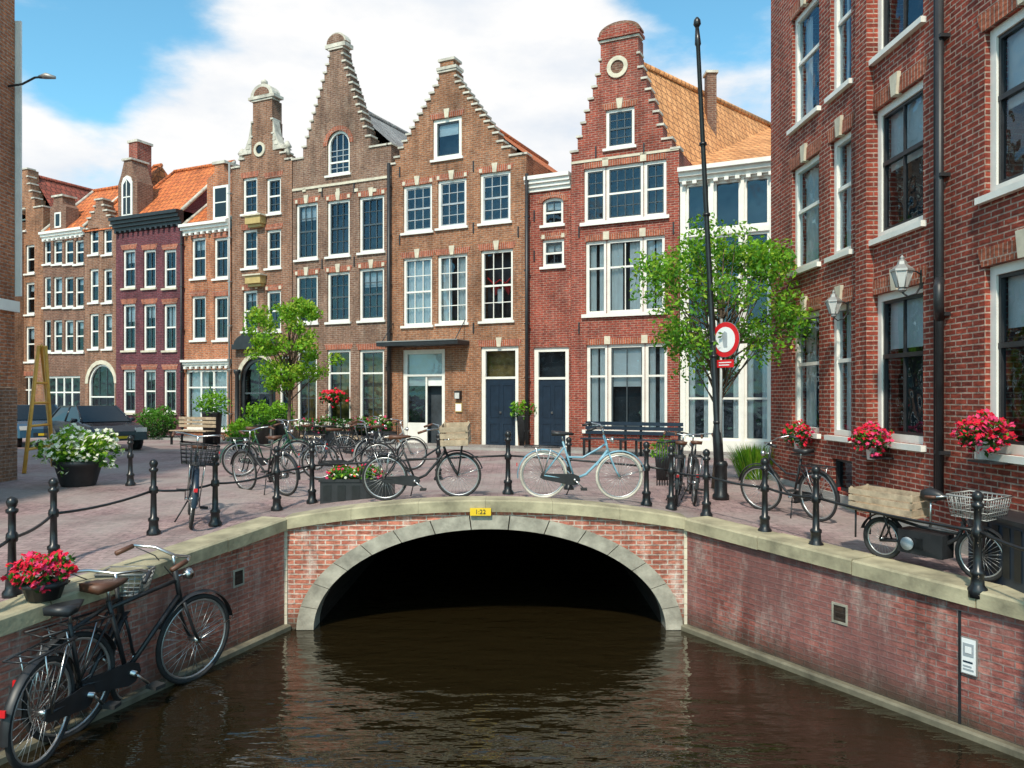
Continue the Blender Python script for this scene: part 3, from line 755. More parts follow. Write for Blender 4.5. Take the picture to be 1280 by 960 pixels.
h=House('brick_building',RIGHT,963.5,1420,'bk_redR',depth=9)
h.out=[(0,11.2),(h.W,11.2)]; h.uc=h.W/2; h.zp=h.zs=11.2
def rw(x0,x1): return h.u(x0),h.u(x1)
cols_=[rw(990,1024),rw(1038,1064),rw(1092,1154),rw(1231,1345)]
for i,(a,c) in enumerate(cols_):
    nar=i<2
    for z0,z1,f in ((.95,2.93,'bk' if i>1 else 'ck'),(3.68,5.45,'bk' if i>1 else 'ck'),(6.15,8.05,'bk' if i>1 else 'hk')):
        h.win(a,z0,c,z1,1 if nar else 2,1,1,f,.42,fw=.085 if nar else .10,sash='white' if nar else 'black2')
a,c=rw(1040,1065); h.win(a,.12,c,.6,1,1,0,'nx',1,frame='black2',fw=.04)
h.tr.box(0,-.05,10.9,h.W,-.0,11.2,'cream')
h.tr.box(-.1,-.25,11.2,h.W+.1,9,11.4,'black2')
a=h.u(1078)
h.w.box(a,-.10,-.4,a+.32,-.002,11.2,'bk_redR')
h.w.box(0,-.05,-.4,h.u(1078)-.01,-.002,.08,'grey'); h.w.box(h.u(1078)+.33,-.05,-.4,h.W,-.002,.02,'grey')
h.pipe(1184,-80,622,'black2',.045)
u=h.u(1184); zz=h.z(1184,350)
h.tr.path([(u,-.09,zz),(u+.1,-.16,zz-.1),(u+.1,-.16,zz-.3),(u,-.09,zz-.45)],.055,'black2',8)
h.tr.tube((h.u(1176),-.07,11),(h.u(1176),-.07,.3),.018,'black2')
h.finish()
q=MB(); q.box(-18,6,1.7+.01,-9.2,14.8,9.6,'bk_orange'); q.box(-18.02,5.98,-.6,-9.17,14.83,1.7,'bk_taupe2'); q.box(-18,5.95,3.1,-9.14,14.86,3.3,'white')
q.box(-9.4,14.82,3.4,-9.1,14.86,8.5,'white')
q.build('corner_building')
q=MB(); q.path([(-9.2,14.6,7.2),(-9.0,14.7,7.28),(-8.8,14.75,7.42),(-8.6,14.8,7.46)],.02,'black2'); q.path([(-8.75,14.8,7.45),(-8.62,14.8,7.47),(-8.45,14.8,7.44)],[.03,.06,.03],'greyw',8); q.build('street_lamp')
q=MB(); e=MAIN.e; i_=MAIN.i; A=MAIN.o+e*MAIN.t(-120); C=MAIN.o+e*MAIN.t(958)
L=(C-A).length; q.M=Matrix(((e.x,i_.x,0,A.x),(e.y,i_.y,0,A.y),(0,0,1,0),(0,0,0,1)))
q.box(0,-1.5,-.05,L,-.12,.06,'slab'); q.box(0,-1.64,-.05,L,-1.505,.065,'grey'); q.build('pavement')

def lantern(px,py,s):
    q=MB(); pl=RIGHT; t=pl.t(px); o=pl.o+pl.e*t; z=pl.z(px,py)
    c=Vector((o.x-.28*s,o.y,z)); q.M=Matrix.Translation(c)@Matrix.Scale(s,4)
    q.lathe([(.03,-.2),(.06,-.17),(.05,-.14),(.075,-.13)],'greyw',n=8,smooth=False)
    q.lathe([(.075,-.13),(.14,.1)],'lamp',n=6,smooth=False)
    q.lathe([(.16,.1),(.155,.13),(.07,.2),(.06,.24),(.03,.27),(.035,.3),(.0,.34)],'greyw',n=6,smooth=False)
    for k in range(6):
        a=2*math.pi*(k+.5)/6; q.tube((.078*math.cos(a),.078*math.sin(a),-.13),(.145*math.cos(a),.145*math.sin(a),.1),.008,'greyw',n=4)
    q.path([(.28,0,-.1),(.2,0,-.22),(.08,0,-.26),(0,0,-.2)],.014,'black2'); q.path([(.28,0,.05),(.2,0,.1),(.12,0,.12)],.012,'black2'); q.box(.265,-.04,-.15,.285,.04,.12,'black2')
    q.build('wall_lantern')
lantern(1152,348,.85); lantern(1060,384,.75)

# ------------------------------------------------------------------ railing
def post(q,c,h=.92,s=1):
    q.lathe([(.085*s,-.04),(.085*s,.04),(.06*s,.07),(.055*s,.16),(.065*s,.17),(.065*s,.2),(.04*s,.22),(.034*s,h*.55),(.05*s,h*.56),(.055*s,h*.6),(.05*s,h*.64),(.034*s,h*.66),(.034*s,h*.84),(.055*s,h*.86),(.055*s,h*.89),(.03*s,h*.9),(.045*s,h*.93),(.052*s,h*.965),(.04*s,h),(.01,h*1.02)],'blackp',c,12)
def railing(name,pts,hh=.56,sag=.02):
    q=MB()
    P=[gpt(*p) for p in pts]
    for p in P: post(q,p)
    for a,b_ in zip(P[:-1],P[1:]):
        A=a+Vector((0,0,hh));B=b_+Vector((0,0,hh))
        q.path([A.lerp(B,i/6)+Vector((0,0,-sag*4*(i/6)*(1-i/6))) for i in range(7)],.016,'blackp',6)
    q.build(name); return P
railing('bridge_railing',[(390,629),(635,618),(808,632)],.57,-.01)
railing('quay_railing',[(-60,790),(15,745),(67,706),(192,668),(269,657),(346,638)],.55,.04)
railing('quay_railing',[(839,637),(883,646),(956,666),(1020,684),(1222,741),(1330,790)],.57,.03)
q=MB(); A=gpt(346,638)+Vector((0,0,.55));B=gpt(390,629)+Vector((0,0,.57)); q.tube(A,B,.016,'blackp')
A=gpt(808,632)+Vector((0,0,.57));B=gpt(839,637)+Vector((0,0,.57)); q.tube(A,B,.016,'blackp'); q.build('railing_link')
for p in ((163,607),(711,612),(548,600)):
    q=MB(); post(q,gpt(*p),.85); q.build('bollard')

# ------------------------------------------------------------------ bicycles
def wheel(q,c,Rr,tm='rubber',w=.019):
    q.ring(c,Rr-w,w,tm,32,6); q.ring(c,Rr-2*w-.006,.011,'rim',32,5)
    q.tube((c[0],c[1]-.05,c[2]),(c[0],c[1]+.05,c[2]),.024,'chrome',n=8)
    for i in range(28):
        a=2*math.pi*i/28; a2=a+(.35 if i%2 else -.35); sy=.03 if (i//2)%2 else -.03
        q.tube((c[0]+.02*math.cos(a2),c[1]+sy,c[2]+.02*math.sin(a2)),(c[0]+(Rr-2*w)*math.cos(a),c[1],c[2]+(Rr-2*w)*math.sin(a)),.0022,'rim',n=3)
def fender(q,c,Rr,a0,a1,mat,w=.028):
    n=14; vs=[];fs=[]
    for i in range(n+1):
        a=a0+(a1-a0)*i/n
        for sy,rr in ((-w,Rr-.012),(0,Rr+.004),(w,Rr-.012)): vs.append((c[0]+rr*math.cos(a),c[1]+sy,c[2]+rr*math.sin(a)))
    for i in range(n):
        for k in range(2): fs.append((i*3+k,i*3+k+1,i*3+k+4,i*3+k+3))
    q.raw(vs,fs,mat,True)
def basket(q,x0,x1,w,z0,z1,mat,nx=7,nz=5):
    t=.035
    for i in range(nz+1):
        z=z0+(z1-z0)*i/nz; e=t*(i/nz)
        q.path([(x0-e,-w-e,z),(x1+e,-w-e,z),(x1+e,w+e,z),(x0-e,w+e,z)],.006 if i<nz else .011,mat,4,closed=True)
    for i in range(nx+1):
        f=i/nx
        for sy in(-1,1): q.tube((x0+(x1-x0)*f,sy*w,z0),(x0-t+(x1-x0+2*t)*f,sy*(w+t),z1),.005,mat,n=4)
        for xx,ee in ((x0,-t),(x1,t)): q.tube((xx,-w+2*w*f,z0),(xx+ee,-(w+t)+2*(w+t)*f,z1),.005,mat,n=4)
        q.tube((x0+(x1-x0)*f,-w,z0),(x0+(x1-x0)*f,w,z0),.005,mat,n=4)
def crate(q,x0,x1,w,z0,z1,mat='wood'):
    n=3; hz=(z1-z0)/n
    for i in range(n):
        a=z0+i*hz; b_=a+hz*.78
        q.box(x0,-w,a,x1,-w+.012,b_,mat);q.box(x0,w-.012,a,x1,w,b_,mat);q.box(x0,-w+.013,a,x0+.012,w-.013,b_,mat);q.box(x1-.012,-w+.013,a,x1,w-.013,b_,mat)
    q.box(x0+.002,-w+.002,z0-.012,x1-.002,w-.002,z0-.001,mat)
    for xx in (x0+.013,x1-.035):
        for sy in (-1,1): q.box(xx,sy*(w-.035),z0,xx+.022,sy*(w-.013),z1,mat)
def bicycle(rear,direc,fm='black2',lean=0,s=1,step=True,bas=None,steer=0,fend=None,seat='saddle',tm='rubber',name='bicycle',rackbox=None):
    q=MB(); fend=fend or fm; Rw=.34; WB=1.07
    wheel(q,(0,0,Rw),Rw,tm)
    hd=Vector((.86,0,.80))
    ax=Vector((-.30,0,1)).normalized()
    St=Matrix.Translation(hd)@Matrix.Rotation(steer,4,ax)@Matrix.Translation(-hd)
    old=q.M; q.M=St
    wheel(q,(WB,0,Rw),Rw,tm); fender(q,(WB,0,Rw),Rw+.03,.25,2.7,fend)
    for sy in(-.045,.045):
        q.path([(.915,sy*.8,.66),(.955,sy,.56),(1.02,sy,.42),(WB,sy,Rw)],.012,fm,6)
        q.tube((WB+.37*math.cos(.25),sy*.5,Rw+.37*math.sin(.25)),(WB,sy,Rw),.004,'chrome',n=4)
    q.tube((.925,0,.62),(.835,0,.92),.019,fm); q.tube((.84,0,.9),(.815,0,1.02),.013,'chrome')
    q.path([(.60,-.29,1.03),(.70,-.28,1.06),(.80,-.18,1.05),(.825,0,1.02),(.80,.18,1.05),(.70,.28,1.06),(.60,.29,1.03)],.012,'chrome',6)
    for sy in(-.29,.29): q.tube((.56,sy,1.02),(.69,sy*.97,1.058),.018,seat)
    q.path([(.93,0,.86),(.975,0,.86)],[.03,.045],'chrome',10); q.tube((.86,0,.86),(.94,0,.86),.008,'chrome')
    q.path([(.70,.26,1.05),(.82,.2,.98),(.9,.03,.8)],.004,'black2',4)
    if bas=='front' or bas=='wicker': basket(q,.90,1.17,.17,.80,1.03,'wicker' if bas=='wicker' else 'black2'); q.tube((.93,0,.8),(.98,0,.62),.01,'black2')
    if bas=='small': basket(q,.90,1.10,.13,.84,1.0,'greyw'); q.tube((.93,0,.84),(.98,0,.62),.01,'black2')
    if bas=='crate': crate(q,.86,1.26,.22,.82,1.10); q.tube((1.15,.1,.8),(WB,.05,Rw),.008,'black2'); q.tube((1.15,-.1,.8),(WB,-.05,Rw),.008,'black2')
    q.M=old
    bb=(.44,0,.29)
    q.tube(bb,(.26,0,.82),.016,fm); q.tube((.27,0,.8),(.245,0,.93),.012,'chrome')
    if step:
        q.path([bb,(.6,0,.36),(.78,0,.55),(.895,0,.71)],.019,fm,8); q.path([(.335,0,.60),(.55,0,.60),(.75,0,.72),(.865,0,.80)],.015,fm,8)
    else:
        q.tube(bb,(.89,0,.71),.018,fm); q.tube((.28,0,.77),(.855,0,.83),.015,fm)
    for sy in(-.05,.05):
        q.tube((0,sy,Rw),(.44,sy*.7,.29),.010,fm); q.tube((0,sy,Rw),(.28,sy*.4,.74),.009,fm)
        q.tube((0,sy*1.3,Rw),(-.12,sy*1.6,.735),.006,'chrome',n=4); q.tube((0,sy*1.3,Rw),(.10,sy*1.6,.735),.006,'chrome',n=4)
        q.tube((-.28,sy*1.5,.745),(.22,sy*1.5,.745),.008,'black2',n=5)
    for xx in (-.28,-.18,-.06,.06,.18): q.tube((xx,-.075,.745),(xx,.075,.745),.006,'black2',n=4)
    fender(q,(0,0,Rw),Rw+.03,.35,3.3,fend)
    q.box(-.385,-.02,.46,-.372,.02,.5,'red')
    q.prism([(-.05,.31),(-.03,.37),(.1,.365),(.42,.37),(.50,.34),(.52,.28),(.48,.22),(.42,.205),(.0,.28)],-.052,-.042,'black2')
    q.tube((.44,-.09,.29),(.44,.09,.29),.02,'chrome',n=8)
    q.tube((.44,-.08,.29),(.56,-.09,.18),.01,'chrome'); q.tube((.44,.08,.29),(.32,.09,.40),.01,'chrome')
    q.box(.52,-.19,.165,.61,-.10,.19,'rubber'); q.box(.27,.10,.39,.36,.19,.415,'rubber')
    q.raw([(.10,-.09,.96),(.10,.09,.96),(.22,.085,.955),(.38,.02,.95),(.42,0,.94),(.38,-.02,.95),(.22,-.085,.955),(.10,-.08,.91),(.10,.08,.91),(.22,.07,.91),(.40,0,.915),(.22,-.07,.91)],
          [(0,1,2,6),(6,2,3,5),(5,3,4),(0,7,8,1),(1,8,9,2),(2,9,10,4,3),(0,6,11,7),(6,5,4,10,11),(7,11,9,8),(11,10,9)],seat,True)
    q.tube((.42,.05,.27),(.34,.17,0.02),.009,'black2')
    if rackbox=='crate': crate(q,-.32,.14,.19,.765,1.0)
    if bas=='rear': basket(q,-.3,.08,.17,.76,.98,'black2')
    d=Vector(direc); ang=math.atan2(d.y,d.x)
    slope=math.atan2(d.z,math.hypot(d.x,d.y)) if len(d)>2 else 0
    T=Matrix.Translation(Vector(rear))@Matrix.Rotation(ang,4,'Z')@Matrix.Rotation(-slope,4,'Y')@Matrix.Rotation(lean,4,'X')@Matrix.Scale(s,4)
    q.v=[T@v for v in q.v]
    return q.build(name)
A=gpt(678,621); bicycle(Vector((A.x,11.35,gh(A.x,11.35))),(1,-.02,-.02),fm='blueb',fend='blueb',seat='black2',tm='capst',lean=.10,steer=.05)
A=Vector(((482-640)*.0114,11.45,0)); A.z=gh(A.x,A.y); bicycle(A,(1,.0,.04),fm='black2',bas='crate',lean=.1,steer=-.05,s=.98)
A=gpt(358,620); bicycle(Vector((A.x,A.y,A.z)),(-1,.75,0),fm='black2',lean=-.1,step=False)
A=gpt(300,596); bicycle(A,(1,.5,0),fm='dkgreen',lean=.1)
bicycle(gpt(238,661),(-.42,1.0,0),fm='navy',bas='rear',lean=.1,fend='navy',s=1.12)
A=gpt(845,632); bicycle(A,(.25,1,0),fm='black2',lean=.08); bicycle(A+Vector((.28,.05,0)),(.15,1,0),fm='black2',lean=.05,seat='saddle')
A=gpt(1024,652); bicycle(A,(-.36,.8,0),fm='black2',seat='black2',lean=-.08,steer=.3)
for (px_,py_,dx,dy,fm_) in ((430,582,.9,.5,'black2'),(395,588,-.8,.6,'navy'),(400,600,1,.35,'black2'),(462,592,.7,.7,'greyw')):
    bicycle(gpt(px_,py_),(dx,dy,0),fm=fm_,lean=U(-.1,.1),steer=U(-.4,.4),bas=None)
bicycle(Vector((-4.05,6.85,WZ-.03)),(.03,1,.0),fm='black2',s=1.38,lean=.05,bas='small',steer=.12,step=False,seat='black2')
bicycle(Vector((-4.12,7.42,WZ-.03)),(.36,.94,.0),fm='black2',s=1.46,lean=.07,steer=-.12,step=False)

def cargo():
    q=MB(); 
    wheel(q,(0,0,.27),.27,w=.03); wheel(q,(1.22,0,.30),.30,w=.025)
    q.tube((0,.05,.25),(.35,.05,.30),.018,'black2');q.tube((0,-.05,.25),(.35,-.05,.30),.018,'black2')
    q.path([(.3,0,.28),(.7,0,.26),(.95,0,.45),(1.02,0,.62)],.026,'black2',8)
    q.path([(.05,0,.56),(.5,0,.5),(.95,0,.5)],.02,'black2',8)
    q.box(.28,-.12,.18,.84,.12,.46,'black2'); q.box(.34,-.125,.25,.6,.125,.38,'blackp')
    q.path([(.42,-.14,.3),(.42,-.16,.3)],.08,'signg',14)
    for sy in(-.06,.06): q.tube((1.22,sy,.30),(1.02,sy,.66),.014,'black2'); q.tube((0,sy,.27),(.12,sy,.58),.012,'black2')
    q.tube((1.03,0,.62),(.93,0,.92),.02,'black2'); q.path([(.80,-.28,.93),(.92,-.2,.95),(.93,0,.92),(.92,.2,.95),(.80,.28,.93)],.013,'chrome',6)
    for sy in(-.28,.28): q.tube((.72,sy,.925),(.84,sy,.935),.018,'saddle')
    fender(q,(0,0,.27),.31,.3,2.9,'black2',.04); fender(q,(1.22,0,.30),.34,.4,2.6,'black2',.04)
    crate(q,-.36,.50,.19,.64,.90,'wood'); q.box(-.38,-.21,.61,.52,.21,.627,'wood')
    for sy in (-.15,.15): q.tube((.1,sy,.62),(.15,sy*.3,.3),.012,'black2'); q.tube((-.28,sy,.62),(-.28,sy,.25),.012,'black2')
    q.path([(.52,0,.9),(.62,0,.91),(.72,0,.91),(.80,0,.9)],[.06,.09,.06,.025],'black2',8)
    q.tube((.62,0,.5),(.62,0,.88),.014,'chrome')
    basket(q,.98,1.38,.2,.74,.98,'greyw',9,6); q.tube((1.2,0,.74),(1.1,0,.5),.012,'black2')
    A=gpt(1103,699);C=gpt(1226,727); d=C-A
    T=Matrix.Translation(A)@Matrix.Rotation(math.atan2(d.y,d.x),4,'Z')@Matrix.Rotation(math.atan2(-d.z,d.xy.length),4,'Y')@Matrix.Rotation(.03,4,'X')@Matrix.Scale(min(1.05,d.xy.length/1.22),4)
    q.v=[T@v for v in q.v]; q.build('cargo_bicycle')
cargo()

# ------------------------------------------------------------------ vegetation
def leafq(q,p,s,mat,up=.3):
    n=Vector((random.gauss(0,1),random.gauss(0,1),random.gauss(0,1)+up)).normalized(); t=n.orthogonal().normalized()
    a=U(0,6.28); u=t*math.cos(a)+n.cross(t)*math.sin(a); v=n.cross(u)
    q.raw([p-u*s,p+v*s*.5+n*s*.1,p+u*s,p-v*s*.5+n*s*.1],[(0,1,2,3)],mat)
def clump(q,c,r,n,s,mats,sq=.75):
    for _ in range(n):
        d=Vector((random.gauss(0,1),random.gauss(0,1),random.gauss(0,1))).normalized()*(R()**.45)*r
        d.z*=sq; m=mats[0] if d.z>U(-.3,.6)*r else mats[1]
        if R()<.12: m=mats[-1]
        leafq(q,Vector(c)+d,s*U(.6,1.25),m)
def flower(q,p,s,mat):
    n=Vector((random.gauss(0,.6),random.gauss(0,.6)-.5,.8)).normalized(); t=n.orthogonal().normalized(); b_=n.cross(t); a0=U(0,6)
    vs=[p+n*s*.25]
    for k in range(10):
        a=a0+2*math.pi*k/10; rr=s*(1 if k%2 else .62); vs.append(p+(t*math.cos(a)+b_*math.sin(a))*rr)
    q.raw(vs,[(0,1+k,1+(k+1)%10) for k in range(10)],mat)
def tree(name,base,lean,trunk_h,cr,crc,ncl,nl,s,mats,tr=.05):
    q=MB(); base=Vector(base); top=base+Vector((lean,0,trunk_h)); c=base+Vector(crc)
    q.path([base-Vector((0,0,.1)),base.lerp(top,.35)+Vector((.02,0,0)),base.lerp(top,.7)+Vector((-.02,.02,0)),top,top.lerp(c+Vector((0,0,cr[2]*.7)),.6),c+Vector((0,0,cr[2]*.8))],[tr*1.3,tr,tr*.85,tr*.75,tr*.4,tr*.12],'bark',8)
    for i in range(ncl):
        a=U(0,6.28); zz=U(-1,1); rr=math.sqrt(max(0,1-zz*zz))*(.45+.55*R()**.5)
        irr=1+.22*math.sin(3*a+1)+.15*math.sin(5*a)
        p=c+Vector((cr[0]*rr*math.cos(a)*irr,cr[1]*rr*math.sin(a),cr[2]*zz*U(.6,1)))
        st=top.lerp(c,U(0,1)); md=st.lerp(p,.5)+Vector((0,0,U(-.05,.12)))
        q.path([st,md,p],[tr*.32,tr*.2,tr*.07],'bark',4)
        k=U(.6,1.25)
        clump(q,p,cr[0]*.25*k,int(nl*k),s,mats)
    q.build(name)
tree('street_tree',(3.42,13.5,0),.05,1.3,(1.55,1.1,1.38),(.16,0,3.15),74,140,.047,['leafA','leafB','leafY'],.055)
tb=gpt(362,566)
tree('street_tree',tb,.0,1.4,(1.15,1.1,1.45),(.0,0,3.05),58,120,.06,['leafY','leafA','leafB'],.06)
def bush(name,c,r,n,s,mats,flowers=0,fm=None,fs=.04,pot=None,spiky=False):
    q=MB(); c=Vector(c)
    if not spiky:
        for _ in range(n):
            d=Vector((random.gauss(0,1),random.gauss(0,1),random.gauss(0,1))).normalized()
            bmp=1+.18*math.sin(d.x*7+c.x*3)+.14*math.sin(d.z*9+d.y*5)
            k=(R()**.25)*bmp; p=c+Vector((d.x*r[0]*k,d.y*r[1]*k,d.z*r[2]*k))
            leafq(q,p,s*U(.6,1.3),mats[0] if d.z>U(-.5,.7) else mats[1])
        for _ in range(flowers):
            d=Vector((random.gauss(0,1),random.gauss(0,1)-.3,random.gauss(0,1)+.5)).normalized()
            bmp=1+.18*math.sin(d.x*7+c.x*3)+.14*math.sin(d.z*9+d.y*5)
            p=c+Vector((d.x*r[0]*1.0*bmp,d.y*r[1]*bmp,d.z*r[2]*bmp))*1.0
            flower(q,p,fs*U(.7,1.2),random.choice(fm))
    else:
        for _ in range(n):
            a=U(0,6.28);rr=r[0]*R(); b0=c+Vector((rr*math.cos(a)*.6,rr*math.sin(a)*.6,-r[2])); tip=c+Vector((rr*math.cos(a)*1.3,rr*math.sin(a)*1.3,U(.2,1)*r[2])); md=b0.lerp(tip,.6)+Vector((0,0,.08))
            w_=Vector((math.sin(a),-math.cos(a),0))*s
            q.raw([b0-w_,b0+w_,md+w_,md-w_,tip],[(0,1,2,3),(3,2,4)],random.choice(mats))
    if pot=='round':
        pr=r[0]*.66; hh=c.z-r[2]*.5; z=0
        q.lathe([(pr*.66,0),(pr*.70,.02),(pr*.93,hh*.8),(pr*1.02,hh*.82),(pr*1.02,hh),(pr*.92,hh),(pr*.9,hh*.9)],'black2',(c.x,c.y,z),20)
    if pot=='white':
        pr=r[0]*.38; hh=.16; z=c.z-r[2]*.75-hh*.8
        q.lathe([(pr*.75,0),(pr,hh),(pr*1.08,hh),(pr*1.08,hh+.02)],'signw',(c.x,c.y,z),14)
    if pot=='pot':
        pr=r[0]*.62; q.lathe([(pr*.8,0),(pr,(c.z-r[2]*.6)*.95),(pr*1.08,c.z-r[2]*.6)],'black2',(c.x,c.y,0),12)
    q.build(name)
p=gpt(98,607); bush('flower_planter',(p.x,p.y,.62),(.60,.5,.36),1700,.045,['leafA','leafB'],420,['petW','petW','petW','leafY'],.045,'round')
p=gpt(197,549); bush('clipped_bush',(p.x,p.y,.55),(.72,.7,.58),3000,.05,['leafB','leafD'])
for px_,py_,w_,z_ in ((265,553,.5,1.3),(325,553,.5,.9),(300,560,.4,.5),(655,557,.36,1.15),(350,551,.4,1.0),(580,548,.25,.5)):
    p=gpt(px_,py_+2); bush('potted_plant',(p.x,p.y,z_),(w_,w_,w_*.9),700,.06,['leafA','leafB'],0,pot='pot')
for px_,py_ in ((160,543),):
    p=gpt(px_,py_); bush('shrub',(p.x,p.y,.6),(.8,.6,.6),900,.07,['leafB','leafD'])
p=gpt(942,600); bush('ornamental_grass',(p.x+.1,p.y+.3,.32),(.45,.4,.36),900,.008,['leafA','leafB','leafY'],spiky=True)
p=gpt(828,600); bush('potted_plant',(p.x,p.y,.55),(.22,.2,.22),400,.035,['leafB','leafA'],pot='pot')
for px_,py_,r_,nf in ((1013,545,.30,170),(1108,552,.30,220),(1252,545,.30,260)):
    t=RIGHT.t(px_); o=RIGHT.o+RIGHT.e*t; z=RIGHT.z(px_,py_)
    bush('geranium_pot',(o.x-.2,o.y,z+.03),(r_*.62,r_*1.15,r_*.62),500,.035,['leafB','leafD'],nf,['petR','petR','petP'],.033,'white')
q=MB()
for px_ in (1013,1108,1252):
    t=RIGHT.t(px_); o=RIGHT.o+RIGHT.e*t; z=RIGHT.z(px_,552)
    q.box(o.x-.24,o.y-.2,z-.22,o.x,o.y+.2,z-.2,'black2')
q.build('flower_shelf')
bush('geranium_pot',(-4.30,7.35,-.06),(.24,.28,.15),500,.035,['leafB','leafD'],230,['petR','petR','petP'],.032)
q=MB(); q.lathe([(.14,0),(.18,.12),(.2,.12),(.2,.16)],'black2',(-4.30,7.35,-.31),14); q.build('flower_bowl')
a=gpt(400,630);c=gpt(480,628)
q=MB(); q.box(a.x,a.y,a.z-.02,c.x,a.y+.34,a.z+.33,'black2'); q.box(a.x-.02,a.y-.02,a.z+.33,c.x+.02,a.y+.36,a.z+.37,'black2')
for i in range(5):
    xx=a.x+(c.x-a.x)*(i+.5)/5; q.box(xx-.06,a.y-.008,a.z+.05,xx+.06,a.y,a.z+.28,'blackp')
q.build('planter_box')
bush('planter_flowers',((a.x+c.x)/2,a.y+.17,a.z+.42),(.5,.2,.13),900,.035,['leafB','leafD'],110,['petP','petW','petR','leafY'],.028)
for px_,py_ in ((424,497),):
    t=MAIN.t(px_); o=MAIN.o+MAIN.e*t; z=MAIN.z(px_,py_); bush('hanging_flowers',(o.x-.1,o.y-.35,z),(.42,.3,.26),300,.06,['leafB','leafD'],100,['petR','petR'],.06)

# ------------------------------------------------------------------ lamp post, sign
b0=gpt(901,624)
q=MB(); tp=Vector((b0.x-.37,b0.y,7.3))
ax=(tp-b0)
q.path([b0,b0+ax*.14,b0+ax*.15,b0+ax*.5,b0+ax*.96,b0+ax*.965,tp],[.085,.075,.052,.042,.034,.05,.03],'blackp',12)
q.lathe([(.13,0),(.13,.06),(.10,.1),(.095,.5),(.105,.52),(.105,.56),(.085,.6)],'blackp',b0,14)
for k in (.16,.3,.33,.6,.75): q.path([b0+ax*k,b0+ax*(k+.006)],.06 ,'blackp',12)
q.lathe([(.03,0),(.06,.05),(.05,.12),(.02,.16)],'blackp',tp,10)
q.build('tall_lamp_post')
q=MB(); sz=2.42; sc_=Vector((b0.x+.03,b0.y-.14,sz)); 
q.M=Matrix.Translation(sc_)@Matrix.Rotation(math.radians(-55),4,'Z')
n=32
def disc(r0,y,mat,th=.012): q.prism([(r0*math.cos(2*math.pi*i/n),r0*math.sin(2*math.pi*i/n)) for i in range(n)],y,y+th,mat)
disc(.275,0,'greyw'); disc(.27,-.004,'red',.003); disc(.195,-.008,'signw',.003)
q.prism([(-.02,-.12),(.05,-.12),(.05,.1),(.0,.13),(-.06,.08)],-.012,-.009,'signg')
q.box(-.16,0,-.43,.16,.012,-.31,'red'); q.box(-.12,-.004,-.36,.12,0,-.345,'signw'); q.box(-.12,-.004,-.40,.08,0,-.385,'signw')
q.box(-.13,.014,-.05,.0,.1,.0,'greyw')
q.build('traffic_sign')
q=MB(); p0=Vector((b0.x-.02,b0.y-.04,0)); q.tube(p0,p0+Vector((.02,0,2.75)),.025,'greyw',n=10); q.build('sign_pole')

q=MB(); A=gpt(30,592);B=gpt(66,583);C=gpt(52,566); T_=Vector(((A.x+B.x)/2+.05,(A.y+B.y)/2,A.z+2.6))
tA=T_+Vector((-.06,0,0));tB=T_+Vector((.08,0,0))
q.tube(A,tA,.045,'woodY',n=4);q.tube(B,tB,.045,'woodY',n=4);q.tube(C+Vector((0,.5,0)),T_,.04,'woodY',n=4)
for k in (.18,.36,.54,.7): q.tube(A.lerp(tA,k),B.lerp(tB,k),.028,'woodY',n=4)
q.build('wooden_stepladder')

def car(loc,ang,paint,s=1):
    q=MB(); W=.86
    prof=[(-2.1,.35),(-2.15,.6),(-2.05,.86),(-1.2,.93),(.75,.93),(1.75,.80),(2.1,.62),(2.12,.35)]
    n=len(prof)
    secs=[(-W,.0,.97),(-W+.06,.03,1),(W-.06,.03,1),(W,0,.97)]
    vs=[];fs=[]
    for y,dz,k in secs:
        for x,z in prof: vs.append((x*k,y,z+dz*(1 if z>.5 else 0)))
    for i in range(3):
        for k in range(n): k2=(k+1)%n; fs.append((i*n+k,i*n+k2,(i+1)*n+k2,(i+1)*n+k))
    fs.append(list(range(n))); fs.append([3*n+k for k in range(n)][::-1]); q.raw(vs,fs,paint,False)
    gb=[(-1.75,.93),(-1.2,1.40),(.15,1.44),(1.0,.93)]
    lo=W-.06;hi=W-.22
    vs=[];
    for sgn in(-1,1):
        for i,(x,z) in enumerate(gb): vs.append((x,sgn*(lo if z<1 else hi),z+.02))
    q.raw(vs,[(1,5,6,2)],paint); q.raw(vs,[(0,1,2,3),(7,6,5,4),(0,4,5,1),(2,6,7,3)],'carglass')
    q.box(-1.15,-hi-.01,1.41,.12,hi+.01,1.47,paint)
    for sgn in(-1,1):
        for (a,c) in (((-1.75,.95),(-1.2,1.42)),((1.0,.95),(.15,1.46)),((-.35,.95),(-.35,1.44))):
            q.tube((a[0],sgn*lo,a[1]),(c[0],sgn*hi,c[1]),.035,paint)
        for x in(-1.35,1.35):
            q.path([(x,sgn*(W-.1),.36),(x,sgn*(W+.004),.36)],.4,'black2',20)
            q.path([(x,sgn*(W-.2),.33),(x,sgn*(W+.01),.33)],.34,'rubber',20); q.path([(x,sgn*(W+.0),.33),(x,sgn*(W+.02),.33)],.2,'rim',14)
        q.box(2.0,sgn*.45,.62,2.12,sgn*.8,.76,'lamp'); q.box(-2.16,sgn*.5,.66,-2.05,sgn*.8,.8,'red')
        q.path([(.7,sgn*(W-.02),1.0),(.72,sgn*(W+.16),1.0)],[.05,.08],paint,8)
    q.box(2.08,-.4,.4,2.14,.4,.52,'black2'); q.box(2.125,-.25,.42,2.145,.25,.5,'yellow')
    T=Matrix.Translation(loc)@Matrix.Rotation(ang,4,'Z')@Matrix.Scale(s,4); q.v=[T@v for v in q.v]; q.build('parked_car')
p=Vector(((118-640)*.0235,23.5,0)); car(p,math.radians(-40),'carg',.86)
p=Vector(((32-640)*.025,25.5,0)); car(p,math.radians(-50),'carb',.86)

